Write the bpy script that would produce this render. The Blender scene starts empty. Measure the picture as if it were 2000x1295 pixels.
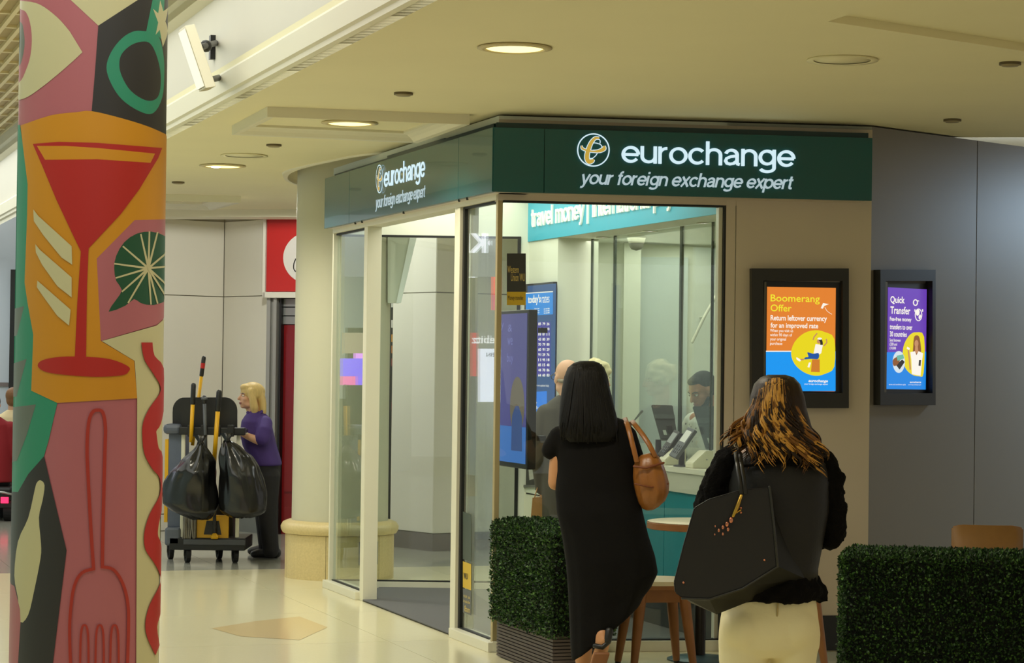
import bpy, bmesh, math, random
import numpy as np
from mathutils import Vector, Matrix, noise
from mathutils.geometry import delaunay_2d_cdt
random.seed(7); R = random.random
SC = bpy.context.scene
COL = SC.collection
PI = math.pi
def V(*a): return Vector(a)

# ------------------------------------------------------------------ camera, world, sun/area lights, exposure
F = 4500.0
PITCH = math.atan(70.5 / F); ROLL = 0.013
R0 = V(1, 0, 0); FW = V(0, math.cos(PITCH), math.sin(PITCH)); U0 = V(0, -math.sin(PITCH), math.cos(PITCH))
RT = R0 * math.cos(ROLL) + U0 * math.sin(ROLL); UP = U0 * math.cos(ROLL) - R0 * math.sin(ROLL)
CAM = V(0, 0, 1.6)
cd = bpy.data.cameras.new('camera'); cam = bpy.data.objects.new('camera', cd); COL.objects.link(cam)
cd.sensor_width = 36; cd.lens = 36 * F / 2000; cd.clip_end = 200
m = Matrix((RT, UP, -FW)).transposed().to_4x4(); m.translation = CAM; cam.matrix_world = m
SC.camera = cam
SC.view_settings.view_transform = 'Standard'; SC.view_settings.look = 'None'
SC.view_settings.exposure = 0; SC.view_settings.gamma = 1; SC.view_settings.use_curve_mapping = False
SC.cycles.max_bounces = 10; SC.cycles.transparent_max_bounces = 24; SC.cycles.caustics_reflective = False; SC.cycles.caustics_refractive = False
W = bpy.data.worlds.new('world'); SC.world = W; W.use_nodes = True
W.node_tree.nodes['Background'].inputs[0].default_value = (1.0, .97, .88, 1)
W.node_tree.nodes['Background'].inputs[1].default_value = .50

def s2l(c):
    c = c / 255.
    return c / 12.92 if c <= .04045 else ((c + .055) / 1.055) ** 2.4
def C(r, g, b): return (s2l(r), s2l(g), s2l(b), 1)

def area(name, loc, size, power, col, rot=(0, 0, 0), sy=None, shape='RECTANGLE', spread=PI):
    l = bpy.data.lights.new(name, 'AREA'); l.shape = shape; l.size = size; l.size_y = sy or size; l.energy = power; l.color = col; l.spread = spread
    o = bpy.data.objects.new(name, l); COL.objects.link(o); o.location = loc; o.rotation_euler = rot
    return o
def spot(name, loc, power, col, angle=110, blend=.8, rad=.06):
    l = bpy.data.lights.new(name, 'SPOT'); l.energy = power; l.color = col; l.spot_size = math.radians(angle); l.spot_blend = blend; l.shadow_soft_size = rad
    o = bpy.data.objects.new(name, l); COL.objects.link(o); o.location = loc
    return o
def ray(px, py): return FW * F + RT * (px - 1000) + UP * (647.5 - py)
def Z(px, py, z=0.):
    d = ray(px, py); return CAM + d * ((z - 1.6) / d.z)
def at(px, py, y):
    d = ray(px, py); return CAM + d * (y / d.y)
# main directions of the place: u runs down the mall, n points from the mall into the shop, v runs along the shop's front
UD = V(-1505 / F, 1, 0).normalized(); ND = V(UD.y, -UD.x, 0)
VD = V(math.cos(math.radians(8.5)), math.sin(math.radians(8.5)), 0); VN = V(VD.y, -VD.x, 0)   # VN faces the viewer
ZD = V(0, 0, 1)
A = V(-.09, 12.98, 0)                       # near corner of the kiosk
def uw(L, n=0., z=0.): return A + UD * L + ND * n + ZD * z
def vw(s, d=0., z=0.): return A + VD * s - VN * d + ZD * z    # d = behind the front plane
CEIL = 3.03
WARM = (1, .93, .75); NEUT = (1, .97, .84); COOL = (.55, .77, 1)
# lamps of the mall ceiling (the fixtures in view, and the same grid carried on past the frame)
LAMPS = [(1005, 92), (683, 239), (435, 323)]
for i, (px, py) in enumerate(LAMPS):
    p = Z(px, py, CEIL - .03)
    spot('downlight_and_fill_beam', p, 92, WARM, 150)
for px, py, yy in [(1.9, 5.0, 0), (1.2, 1.5, 0), (3.6, 4.6, 0)]:
    spot('downlight_and_fill_beam', (px, py, CEIL - .03), 62, WARM, 150)
# unseen light added under the hall's slatted ceiling to stand in for daylight
area('hall_fill_light', uw(1, -2.9, 3.75), 3.5, 300, (.95, 1, .95), (0, 0, math.radians(18)), 16)
# lit ceiling panels inside the kiosk, and the window light beyond the grey wall
area('kiosk_light', uw(2.6, .75, 2.86), 1.0, 27, NEUT, (0, 0, math.radians(18.5)), 2.6)
area('kiosk_light', uw(1.0, .7, 2.86), .9, 12, NEUT, (0, 0, math.radians(18.5)), 1.3)
area('counter_light', uw(1.9, 2.0, 2.49), .9, 18, NEUT, (0, 0, math.radians(18.5)), 2.0)
def aim(o, p): o.rotation_euler = (Vector(p) - o.location).to_track_quat('-Z', 'Y').to_euler()
aim(area('side_window_light', (4.62, 14.45, 2.75),   .5, 24, COOL, spread=2.4), (3.62, 14.9, 1.5))
area('upper_hall_light', (5.0, 18.5, 3.2), 3, 260, (.8, .9, 1), (PI, 0, 0), 3)
area('hall_fill_light', uw(13, -2.6, 3.75), 3.0, 260, (.95, 1, .95), (0, 0, math.radians(18)), 12)  # unseen fill added farther along to brighten the far fascia
for bx, by, bp in ((-2.15, 19.9, 95), (-.9, 18.7, 14)): spot('downlight_and_fill_beam', (bx, by, 2.99), bp, (.98, 1, .96), 178, .05)  # unseen spots with no fittings, added to brighten the far walls

# ------------------------------------------------------------------ materials
MATS = {}
def M(name, col, rough=.5, metal=0., spec=.5, var=0., scale=20., bump=0., bscale=200., emit=None, es=1., coat=0., sheen=0., detail=4.):
    if name in MATS: return MATS[name]
    m = bpy.data.materials.new(name); m.use_nodes = True; nt = m.node_tree; b = nt.nodes['Principled BSDF']
    b.inputs['Base Color'].default_value = col; b.inputs['Roughness'].default_value = rough; b.inputs['Metallic'].default_value = metal
    b.inputs['Specular IOR Level'].default_value = spec; b.inputs['Coat Weight'].default_value = coat; b.inputs['Sheen Weight'].default_value = sheen
    tc = nt.nodes.new('ShaderNodeTexCoord')
    if var:
        n = nt.nodes.new('ShaderNodeTexNoise'); n.inputs['Scale'].default_value = scale; n.inputs['Detail'].default_value = detail
        nt.links.new(tc.outputs['Object'], n.inputs['Vector'])
        mx = nt.nodes.new('ShaderNodeMix'); mx.data_type = 'RGBA'
        lo = tuple(c * (1 - var) for c in col[:3]) + (1,); hi = tuple(min(1, c * (1 + var)) for c in col[:3]) + (1,)
        mx.inputs[6].default_value = lo; mx.inputs[7].default_value = hi
        nt.links.new(n.outputs['Fac'], mx.inputs[0]); nt.links.new(mx.outputs[2], b.inputs['Base Color'])
    if bump:
        n2 = nt.nodes.new('ShaderNodeTexNoise'); n2.inputs['Scale'].default_value = bscale; n2.inputs['Detail'].default_value = 3
        nt.links.new(tc.outputs['Object'], n2.inputs['Vector'])
        bp = nt.nodes.new('ShaderNodeBump'); bp.inputs['Strength'].default_value = bump; bp.inputs['Distance'].default_value = .01
        nt.links.new(n2.outputs['Fac'], bp.inputs['Height']); nt.links.new(bp.outputs['Normal'], b.inputs['Normal'])
    if emit:
        b.inputs['Emission Color'].default_value = emit; b.inputs['Emission Strength'].default_value = es
    MATS[name] = m; return m
def E(name, col, es=1.):
    """light-giving surface (screen, lamp, lit letter)"""
    return M(name, (.01, .01, .01, 1), .35, emit=col, es=es)
def glass(name, tint=(.93, .97, .95), f0=.04):
    m = bpy.data.materials.new(name); m.use_nodes = True; nt = m.node_tree; nt.nodes.clear(); L = nt.links
    out = nt.nodes.new('ShaderNodeOutputMaterial'); mix = nt.nodes.new('ShaderNodeMixShader')
    tr = nt.nodes.new('ShaderNodeBsdfTransparent'); tr.inputs[0].default_value = tint + (1,)
    gl = nt.nodes.new('ShaderNodeBsdfGlossy'); gl.inputs['Roughness'].default_value = .0; gl.inputs['Color'].default_value = (1, 1, 1, 1)
    ge = nt.nodes.new('ShaderNodeNewGeometry'); dt = nt.nodes.new('ShaderNodeVectorMath'); dt.operation = 'DOT_PRODUCT'
    L.new(ge.outputs['Normal'], dt.inputs[0]); L.new(ge.outputs['Incoming'], dt.inputs[1])
    def mt(op, a, b):
        n = nt.nodes.new('ShaderNodeMath'); n.operation = op
        for i, x in enumerate((a, b)):
            if x is None: continue
            if isinstance(x, (int, float)): n.inputs[i].default_value = x
            else: L.new(x, n.inputs[i])
        return n.outputs[0]
    ab = mt('ABSOLUTE', dt.outputs['Value'], None); om = mt('SUBTRACT', 1., ab); p5 = mt('POWER', om, 5.); sc = mt('MULTIPLY', p5, 1 - f0); fr = mt('ADD', sc, f0)
    L.new(fr, mix.inputs[0]); L.new(tr.outputs[0], mix.inputs[1]); L.new(gl.outputs[0], mix.inputs[2]); L.new(mix.outputs[0], out.inputs[0])
    MATS[name] = m; return m
G_WIN = glass('window_glass'); G_SCR = glass('screen_glass', (.95, .985, .96))
CREAM = M('ceiling_paint', C(238, 229, 190), .75, var=.04, scale=1.5)
MALLW = M('mall_wall_paint', C(216, 210, 194), .6, var=.03, scale=2)
FASC = M('fascia_paint', C(226, 220, 196), .6, var=.03, scale=2)
WHITE = M('white_powder_coat', C(226, 222, 200), .38, var=.02, scale=8)
KWALL = M('kiosk_wall_paint', C(226, 228, 212), .6, var=.02, scale=3)
GREEN = M('dark_green_panel', C(8, 84, 88), .2, spec=.4, var=.05, scale=3, coat=.3)
GREEND = M('dark_green_trim', C(8, 50, 50), .35)
TEAL = M('turquoise_panel', C(58, 176, 206), .45, var=.03, scale=2)
TEALC = M('turquoise_counter', C(40, 150, 165), .35, var=.05, scale=2)
BEIGE = M('beige_wall_panel', C(202, 188, 168), .55, var=.04, scale=4)
GREYW = M('grey_wall_panel', C(122, 115, 106), .5, var=.04, scale=2)
BLACK = M('black_plastic', C(22, 21, 20), .4)
BLACKF = M('black_frame', C(34, 32, 28), .45)
RUBBER = M('black_rubber', C(16, 15, 14), .7)
STEEL = M('brushed_steel', C(170, 170, 165), .3, .9)
GREYP = M('grey_plastic', C(88, 92, 98), .5, var=.05)
YELP = M('yellow_plastic', C(226, 170, 10), .4)
RED = M('red_panel', C(186, 26, 22), .4)
WOOD = M('oak_wood', C(150, 98, 52), .45, var=.2, scale=14)

# ------------------------------------------------------------------ object helpers
def thing(name, label, cat, loc=(0, 0, 0), rz=0., group=None):
    o = bpy.data.objects.new(name, None); COL.objects.link(o); o.location = loc; o.rotation_euler = (0, 0, rz); o.empty_display_size = .1
    o['label'] = label; o['category'] = cat
    if group: o['group'] = group
    return o
def tag(o, label, cat, group=None):
    o['label'] = label; o['category'] = cat
    if group: o['group'] = group
    return o
def link(name, me, mat, parent=None, label=None, kind=None):
    """one mesh object, its mesh given in world space"""
    o = bpy.data.objects.new(name, me); COL.objects.link(o)
    if mat is not None:
        me.materials.clear()
        for x in (mat if isinstance(mat, (list, tuple)) else [mat]): me.materials.append(x)
    if parent is not None:
        o.parent = parent; o.matrix_parent_inverse = parent.matrix_basis.inverted() if parent.parent is None else (parent.parent.matrix_basis @ parent.matrix_parent_inverse @ parent.matrix_basis).inverted()
        if parent.parent is not None:
            o.matrix_parent_inverse = Matrix.Identity(4)
    if label: o['label'] = label
    if kind: o['kind'] = kind
    return o
def obj(name, bm, mat, parent=None, smooth=False, label=None, kind=None, angle=None):
    me = bpy.data.meshes.new(name); bm.to_mesh(me); bm.free()
    if smooth:
        me.polygons.foreach_set('use_smooth', [True] * len(me.polygons))
        if angle: me.set_sharp_from_angle(angle=math.radians(angle))
    return link(name, me, mat, parent, label, kind)
def struct(name, bm, mat, smooth=False, **k): return obj(name, bm, mat, None, smooth, kind='structure', **k)
def B(): return bmesh.new()
def box(bm, o, ax, ay, az, bev=0.):
    """box from corner o with edge vectors"""
    tmp = bmesh.new() if bev else bm
    vs = [tmp.verts.new(o + ax * i + ay * j + az * k) for k in (0, 1) for j in (0, 1) for i in (0, 1)]
    fs = [tmp.faces.new([vs[i] for i in f]) for f in ((0, 2, 3, 1), (4, 5, 7, 6), (0, 1, 5, 4), (2, 6, 7, 3), (0, 4, 6, 2), (1, 3, 7, 5))]
    if ax.cross(ay).dot(az) < 0: bmesh.ops.reverse_faces(tmp, faces=fs)
    if bev:
        bmesh.ops.bevel(tmp, geom=list(tmp.edges), offset=bev, segments=2, affect='EDGES', profile=.5)
        merge(bm, tmp)
def merge(bm, tmp, mat=None):
    me = bpy.data.meshes.new('t'); tmp.to_mesh(me); tmp.free()
    if mat is not None: me.transform(mat)
    bm.from_mesh(me); bpy.data.meshes.remove(me)
def cbox(bm, c, X, Y, dx, dy, dz, bev=0.):
    """box centred in plan at c (bottom), size dx,dy along unit X,Y, height dz"""
    box(bm, c - X * dx / 2 - Y * dy / 2, X * dx, Y * dy, ZD * dz, bev)
def quad(bm, *p): bm.faces.new([bm.verts.new(q) for q in p])
def lathe(bm, c, prof, seg=32, cap=True):
    """profile [(r,z)] turned about the vertical through c"""
    rings = [[bm.verts.new(c + V(r * math.cos(t), r * math.sin(t), z)) for t in (2 * PI * i / seg for i in range(seg))] for r, z in prof]
    for a, b in zip(rings, rings[1:]):
        for i in range(seg): bm.faces.new((a[i], a[(i + 1) % seg], b[(i + 1) % seg], b[i]))
    if cap:
        bm.faces.new(rings[0][::-1]); bm.faces.new(rings[-1])
def tube(bm, pts, rad, seg=10, side=None, dome=True):
    """swept rings along pts; rad = number or (a,b) per point, a along 'side'"""
    pts = [Vector(p) for p in pts]; n = len(pts)
    if isinstance(rad, (int, float)): rad = [rad] * n
    rad = [(r, r) if isinstance(r, (int, float)) else r for r in rad]
    tan = []
    for i in range(n):
        t = pts[min(i + 1, n - 1)] - pts[max(i - 1, 0)]
        tan.append(t.normalized() if t.length > 1e-9 else ZD.copy())
    s = Vector(side) if side is not None else (V(1, 0, 0) if abs(tan[0].x) < .8 else V(0, 1, 0))
    rings = []
    def ring(p, t, a, b):
        nonlocal s
        s2 = s - t * s.dot(t)
        s2 = s2.normalized() if s2.length > 1e-6 else t.orthogonal().normalized()
        s = s2 if side is None else s
        w = t.cross(s2)
        return [bm.verts.new(p + s2 * (a * math.cos(2 * PI * k / seg)) + w * (b * math.sin(2 * PI * k / seg))) for k in range(seg)]
    if dome:
        a, b = rad[0]; h = min(a, b)
        rings.append(ring(pts[0] - tan[0] * h * .85, tan[0], a * .4, b * .4)); rings.append(ring(pts[0] - tan[0] * h * .5, tan[0], a * .82, b * .82))
    for p, t, (a, b) in zip(pts, tan, rad): rings.append(ring(p, t, a, b))
    if dome:
        a, b = rad[-1]; h = min(a, b)
        rings.append(ring(pts[-1] + tan[-1] * h * .5, tan[-1], a * .82, b * .82)); rings.append(ring(pts[-1] + tan[-1] * h * .85, tan[-1], a * .4, b * .4))
    for a, b in zip(rings, rings[1:]):
        for k in range(seg): bm.faces.new((a[k], a[(k + 1) % seg], b[(k + 1) % seg], b[k]))
    bm.faces.new(rings[0][::-1]); bm.faces.new(rings[-1])
def ball(bm, c, r, rot=None, sub=2):
    r = (r, r, r) if isinstance(r, (int, float)) else r
    t = bmesh.new(); bmesh.ops.create_icosphere(t, subdivisions=sub, radius=1)
    mt = Matrix.Translation(c) @ (rot.to_4x4() if rot is not None else Matrix.Identity(4)) @ Matrix.Diagonal((r[0], r[1], r[2], 1))
    merge(bm, t, mt)
def rings(bm, rows, seg=20, p=2.0, fold=0., nf=7):
    """loft of slanted rings; row = (left point, right point, half depth, depth shift, [fold])"""
    rr = []
    for row in rows:
        l, r, hd, df = row[:4]; f = row[4] if len(row) > 4 else fold
        l = Vector(l); r = Vector(r); c = (l + r) / 2; h = (r - l) / 2
        vs = []
        for k in range(seg):
            t = 2 * PI * k / seg; cx, sx = math.cos(t), math.sin(t)
            cx = math.copysign(abs(cx) ** (2 / p), cx); sx = math.copysign(abs(sx) ** (2 / p), sx)
            q = 1 + f * math.sin(nf * t + 1.3) * .5 + f * .4 * math.sin((nf + 4) * t)
            vs.append(bm.verts.new(c + h * cx * (1 if abs(cx) > .9 else q) + V(0, 1, 0) * (hd * sx * q + df)))
        rr.append(vs)
    for a, b in zip(rr, rr[1:]):
        for k in range(seg): bm.faces.new((a[k], b[k], b[(k + 1) % seg], a[(k + 1) % seg]))
    bm.faces.new(rr[0]); bm.faces.new(rr[-1][::-1])
def prism(bm, pts, ext):
    """polygon extruded by a vector"""
    a = [bm.verts.new(p) for p in pts]; b = [bm.verts.new(p + ext) for p in pts]; n = len(a)
    f1 = bm.faces.new(a); f2 = bm.faces.new(b[::-1])
    fs = [f1, f2] + [bm.faces.new((a[i], b[i], b[(i + 1) % n], a[(i + 1) % n])) for i in range(n)]
    bmesh.ops.recalc_face_normals(bm, faces=fs)
def sweep(bm, prof, frames):
    """open profile [(a,b)] swept through frames [(point, avec, bvec)]"""
    rs = [[bm.verts.new(p + av * a + bv * b) for a, b in prof] for p, av, bv in frames]
    for r1, r2 in zip(rs, rs[1:]):
        for i in range(len(prof) - 1): bm.faces.new((r1[i], r1[i + 1], r2[i + 1], r2[i]))
def fused(name, bm, mat, parent, voxel=.01, smooth=4, label=None):
    """union of overlapping solids fused into one continuous skin"""
    me = bpy.data.meshes.new(name); bmesh.ops.recalc_face_normals(bm, faces=bm.faces); bm.to_mesh(me); bm.free()
    o = bpy.data.objects.new('fuse', me); COL.objects.link(o)
    r = o.modifiers.new('r', 'REMESH'); r.mode = 'VOXEL'; r.voxel_size = voxel
    if smooth:
        s = o.modifiers.new('s', 'SMOOTH'); s.iterations = smooth; s.factor = .5
    me2 = bpy.data.meshes.new_from_object(o.evaluated_get(bpy.context.evaluated_depsgraph_get()))
    bpy.data.objects.remove(o); bpy.data.meshes.remove(me); me2.name = name
    me2.polygons.foreach_set('use_smooth', [True] * len(me2.polygons))
    return link(name, me2, mat, parent, label)
def inpoly(x, y, poly):
    c = False; j = len(poly) - 1
    for i in range(len(poly)):
        xi, yi = poly[i]; xj, yj = poly[j]
        if (yi > y) != (yj > y) and x < (xj - xi) * (y - yi) / (yj - yi) + xi: c = not c
        j = i
    return c
def fill2d(poly, holes=(), cuts=(), extra=()):
    """triangulated polygon with holes; extra constraint edges; returns verts2d, tris"""
    vs, es = [], []
    for lp in [poly] + list(holes):
        b = len(vs); vs += [Vector(p) for p in lp]; es += [(b + i, b + (i + 1) % len(lp)) for i in range(len(lp))]
    for p, q in cuts:
        b = len(vs); vs += [Vector(p), Vector(q)]; es.append((b, b + 1))
    r = delaunay_2d_cdt(vs, es, [], 0, 1e-7)
    tv, tf = r[0], r[2]; out = []
    for f in tf:
        cx = sum(tv[i].x for i in f) / len(f); cy = sum(tv[i].y for i in f) / len(f)
        if inpoly(cx, cy, poly) and not any(inpoly(cx, cy, h) for h in holes): out.append(f)
    return tv, out
def circ(c, r, n=32, r2=None, a0=0): return [(c[0] + r * math.cos(a0 + 2 * PI * i / n), c[1] + (r2 or r) * math.sin(a0 + 2 * PI * i / n)) for i in range(n)]
def smooth_poly(pts, k=4, closed=True):
    """Catmull-Rom through pixel points"""
    n = len(pts); out = []
    for i in range(n if closed else n - 1):
        g = (lambda j: pts[j % n]) if closed else (lambda j: pts[max(0, min(n - 1, j))])
        p0, p1, p2, p3 = g(i - 1), g(i), g(i + 1), g(i + 2)
        for s in range(k):
            t = s / k
            out.append(tuple(.5 * (2 * p1[d] + (p2[d] - p0[d]) * t + (2 * p0[d] - 5 * p1[d] + 4 * p2[d] - p3[d]) * t * t + (3 * p1[d] - p0[d] - 3 * p2[d] + p3[d]) * t ** 3) for d in (0, 1)))
    if not closed: out.append(tuple(pts[-1]))
    return out
def band(pts, w, w2=None):
    """pixel polyline turned into a closed ribbon"""
    n = len(pts); L, Rr = [], []
    for i, p in enumerate(pts):
        a = pts[max(0, i - 1)]; b = pts[min(n - 1, i + 1)]
        dx, dy = b[0] - a[0], b[1] - a[1]; d = math.hypot(dx, dy) or 1
        ww = (w + ((w2 if w2 is not None else w) - w) * i / max(1, n - 1)) / 2
        L.append((p[0] - dy / d * ww, p[1] + dx / d * ww)); Rr.append((p[0] + dy / d * ww, p[1] - dx / d * ww))
    return L + Rr[::-1]
class Plane:
    """a real upright plane: point, horizontal direction, normal towards the viewer"""
    def __init__(s, p, x, nrm): s.p = Vector(p); s.x = Vector(x).normalized(); s.n = Vector(nrm).normalized()
    def hit(s, px, py, off=0.):
        d = ray(px, py); t = (s.p + s.n * off - CAM).dot(s.n) / d.dot(s.n); return CAM + d * t
def decal(bm, pl, poly, off=.002, holes=(), thick=0.):
    """flat printed/cut shape lying on a plane (outline given by where it is seen on that plane)"""
    tv, tf = fill2d(poly, holes)
    vs = [bm.verts.new(pl.hit(v.x, v.y, off)) for v in tv]
    for f in tf: bm.faces.new([vs[i] for i in f])
def rect(x0, y0, x1, y1): return [(x0, y0), (x1, y0), (x1, y1), (x0, y1)]
FONT = None
def textmesh(s, bold=0., shear=0., ext=0., font=None):
    cu = bpy.data.curves.new('t', 'FONT'); cu.body = s; cu.size = 1; cu.offset = bold; cu.shear = shear; cu.extrude = ext; cu.resolution_u = 3
    if font or FONT: cu.font = font or FONT
    o = bpy.data.objects.new('t', cu); me = bpy.data.meshes.new_from_object(o)
    bpy.data.objects.remove(o); bpy.data.curves.remove(cu); return me
def txt(bm, pl, s, x0, yt, yb, x1, off=.003, bold=0., shear=0., ext=0., mirror=False):
    """lettering fitted to the box it fills on plane pl"""
    me = textmesh(s, bold, shear, 0.)
    xs = [v.co.x for v in me.vertices]; ys = [v.co.y for v in me.vertices]
    bx, by, ex, ey = min(xs), min(ys), max(xs), max(ys)
    o = pl.hit(x0, yb, off); w = (pl.hit(x1, yb, off) - o).dot(pl.x); h = (pl.hit(x0, yt, off) - o).z
    t = bmesh.new(); t.from_mesh(me); bpy.data.meshes.remove(me)
    for v in t.verts:
        a = (v.co.x - bx) / (ex - bx); b = (v.co.y - by) / (ey - by)
        if mirror: a = 1 - a
        v.co = o + pl.x * (w * a) + ZD * (h * b)
    if ext:
        r = bmesh.ops.extrude_face_region(t, geom=list(t.faces))
        bmesh.ops.translate(t, verts=[e for e in r['geom'] if isinstance(e, bmesh.types.BMVert)], vec=pl.n * ext)
        bmesh.ops.recalc_face_normals(t, faces=t.faces)
    merge(bm, t)
def pframe(bm, pl, outer, inner, t0=0., t1=.03):
    """rectangular picture frame on a plane: outer / inner px rects, standing from t0 to t1 off the wall"""
    x0, y0, x1, y1 = outer; a0, b0, a1, b1 = inner
    for q in ([(x0, y0), (x1, y0), (a1, b0), (a0, b0)], [(x1, y0), (x1, y1), (a1, b1), (a1, b0)], [(x1, y1), (x0, y1), (a0, b1), (a1, b1)], [(x0, y1), (x0, y0), (a0, b0), (a0, b1)]):
        prism(bm, [pl.hit(x, y, t0) for x, y in q], pl.n * (t1 - t0))
def slab(bm, pl, x0, y0, x1, y1, t0, t1): 
    """box on a plane between two seen corners"""
    a = pl.hit(x0, y1, t0); w = (pl.hit(x1, y1, t0) - a).dot(pl.x); h = (pl.hit(x0, y0, t0) - a).z
    box(bm, a, pl.x * w, pl.n * (t1 - t0), ZD * h)
def dup(o, d, label=None, group=None, rz=None):
    def cp(x, par):
        c = x.copy(); COL.objects.link(c)
        if par is not None: c.parent = par
        for k in list(x.children): cp(k, c)
        return c
    r = cp(o, None); r.location = o.location + Vector(d)
    if rz is not None: r.rotation_euler = (0, 0, rz)
    if label: r['label'] = label
    if group: r['group'] = group
    return r

# plain grotesque lower-case letters drawn as strokes (x-height 1)
def arc_(cx, cy, rx, ry, a0, a1, n=14): return [(cx + rx * math.cos(math.radians(a0 + (a1 - a0) * i / n)), cy + ry * math.sin(math.radians(a0 + (a1 - a0) * i / n))) for i in range(n + 1)]
GL = {'o': (1.0, [arc_(.49, .5, .395, .41, 0, 360, 28)]), 'e': (.99, [[(.1, .49), (.885, .49)], arc_(.49, .5, .395, .41, 0, 322, 26)]),
 'c': (.93, [arc_(.48, .5, .385, .41, 42, 318, 22)]), 'u': (.93, [[(.1, 1), (.1, .40)] + arc_(.44, .40, .34, .31, 180, 360), [(.78, 1), (.78, 0)]]),
 'n': (.93, [[(.1, 0), (.1, 1)], arc_(.44, .60, .34, .31, 180, 0) + [(.78, 0)]]), 'h': (.93, [[(.1, 0), (.1, 1.38)], arc_(.44, .60, .34, .31, 180, 0) + [(.78, 0)]]),
 'm': (1.42, [[(.1, 0), (.1, 1)], arc_(.395, .63, .29, .28, 180, 0) + [(.685, 0)], arc_(.975, .63, .29, .28, 180, 0) + [(1.265, 0)]]),
 'r': (.58, [[(.1, 0), (.1, 1)], arc_(.46, .56, .36, .34, 180, 88)]), 'i': (.36, [[(.1, 0), (.1, 1)], [(.1, 1.18), (.1, 1.38)]]), 'l': (.36, [[(.1, 0), (.1, 1.38)]]),
 'a': (.94, [arc_(.43, .63, .30, .275, 165, 0) + [(.73, .2), (.76, .1), (.86, .08)], [(.73, .58), (.4, .53), (.18, .42), (.12, .27), (.2, .13), (.36, .09), (.55, .13), (.73, .3)]]),
 'g': (.99, [arc_(.46, .53, .37, .38, 0, 360, 26), [(.83, 1), (.83, -.08)] + arc_(.46, -.08, .37, .22, 0, -160)]),
 'y': (.86, [[(.06, 1), (.42, .06)], [(.79, 1), (.42, .02), (.34, -.2), (.24, -.3), (.08, -.3)]]), 'v': (.86, [[(.06, 1), (.42, .02)], [(.42, .02), (.79, 1)]]),
 'f': (.52, [[(.22, 0), (.22, 1.05), (.25, 1.2), (.33, 1.28), (.48, 1.29)], [(.02, .92), (.46, .92)]]), 't': (.54, [[(.22, 1.28), (.22, .22), (.26, .12), (.34, .08), (.48, .09)], [(.02, .92), (.46, .92)]]),
 'x': (.86, [[(.07, 1), (.77, 0)], [(.77, 1), (.07, 0)]]), 'p': (1.0, [[(.1, 1), (.1, -.4)], arc_(.5, .5, .39, .41, 0, 360, 26)]), 's': (.85, [[(.72, .75), (.6, .88), (.4, .91), (.2, .83), (.16, .7), (.3, .57), (.55, .46), (.7, .34), (.66, .16), (.45, .09), (.24, .12), (.11, .27)]]),
 '|': (.66, [[(.22, -.4), (.22, 1.5)]]), ' ': (.42, [])}
def letters(pl, s, x0, yt, yb, x1, mat, par, off=.004, ext=.01, shear=0., upto=None, w=.19):
    """raised letters, one part each: x0/x1 where the run starts/ends, yt..yb the x-height at x0"""
    adv = lambda q: sum(GL[c][0] for c in q)
    o = pl.hit(x0, yb, off); W_ = (pl.hit(x1, yb, off) - o).dot(pl.x); sx = W_ / (adv(s[:upto] if upto else s) - .12); sy = (pl.hit(x0, yt, off) - o).z
    q = 0.
    for ch in s:
        a, st = GL[ch]
        if st:
            b = B()
            for p in st:
                r = band(p, w); n = len(p); P = [o + pl.x * (sx * (q + x + shear * y)) + ZD * (sy * y) for x, y in r]
                fr = [b.verts.new(v + pl.n * ext) for v in P]; bk = [b.verts.new(v) for v in P]; N = 2 * n
                for i in range(n - 1): b.faces.new((fr[i], fr[i + 1], fr[N - 2 - i], fr[N - 1 - i]))
                for i in range(N): b.faces.new((fr[i], fr[(i + 1) % N], bk[(i + 1) % N], bk[i]))
            obj('letter', b, mat, par)
        q += a
# ------------------------------------------------------------------ floor
FLOOR = M('floor_terrazzo', C(222, 214, 178), .14, spec=.5, var=.05, scale=90, bump=.02, bscale=25, detail=8)
FLOORG = M('floor_grey_terrazzo', C(160, 160, 148), .14, spec=.5, var=.06, scale=90, bump=.02, bscale=25, detail=8)
FLOORT = M('floor_tan_terrazzo', C(214, 192, 144), .14, spec=.5, var=.06, scale=90, detail=8)
JOINT = M('floor_joint', C(150, 128, 92), .5)
b = B(); box(b, V(-22, -8, -.12), V(44, 0, 0), V(0, 44, 0), ZD * .112); floor = struct('floor', b, JOINT)
g0 = Z(440, 1113); g1 = Z(480, 1167); TS = abs((g1 - g0).dot(UD)) / 2 * 1.5
b = B(); box(b, -UD * (TS / 2 - .0015) - ND * (TS / 2 - .0015) - ZD * .008, UD * (TS - .003), ND * (TS - .003), ZD * .008); tile_me = None
for i in range(-11, 6):
    for j in range(-6, 8):
        c = g0 + UD * (TS * (i + .5)) + ND * (TS * (j + .5))
        if c.y < -2.5 or abs(c.x) > 9: continue
        if tile_me is None:
            t = obj('tile', b, FLOOR, floor); tile_me = t.data; tg = tile_me.copy(); tg.materials[0] = FLOORG
        else:
            t = bpy.data.objects.new('tile', tile_me if i < 0 else tg); COL.objects.link(t); t.parent = floor
        t.location = (c.x, c.y, 0)
b = B(); vs = [Z(*p, .0012) for p in [(413, 1227), (500, 1213), (585, 1204), (640, 1225), (585, 1250), (470, 1243)]]
b.faces.new([b.verts.new(v) for v in vs[::-1]]); obj('tan_inlay', b, FLOORT, floor)

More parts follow.
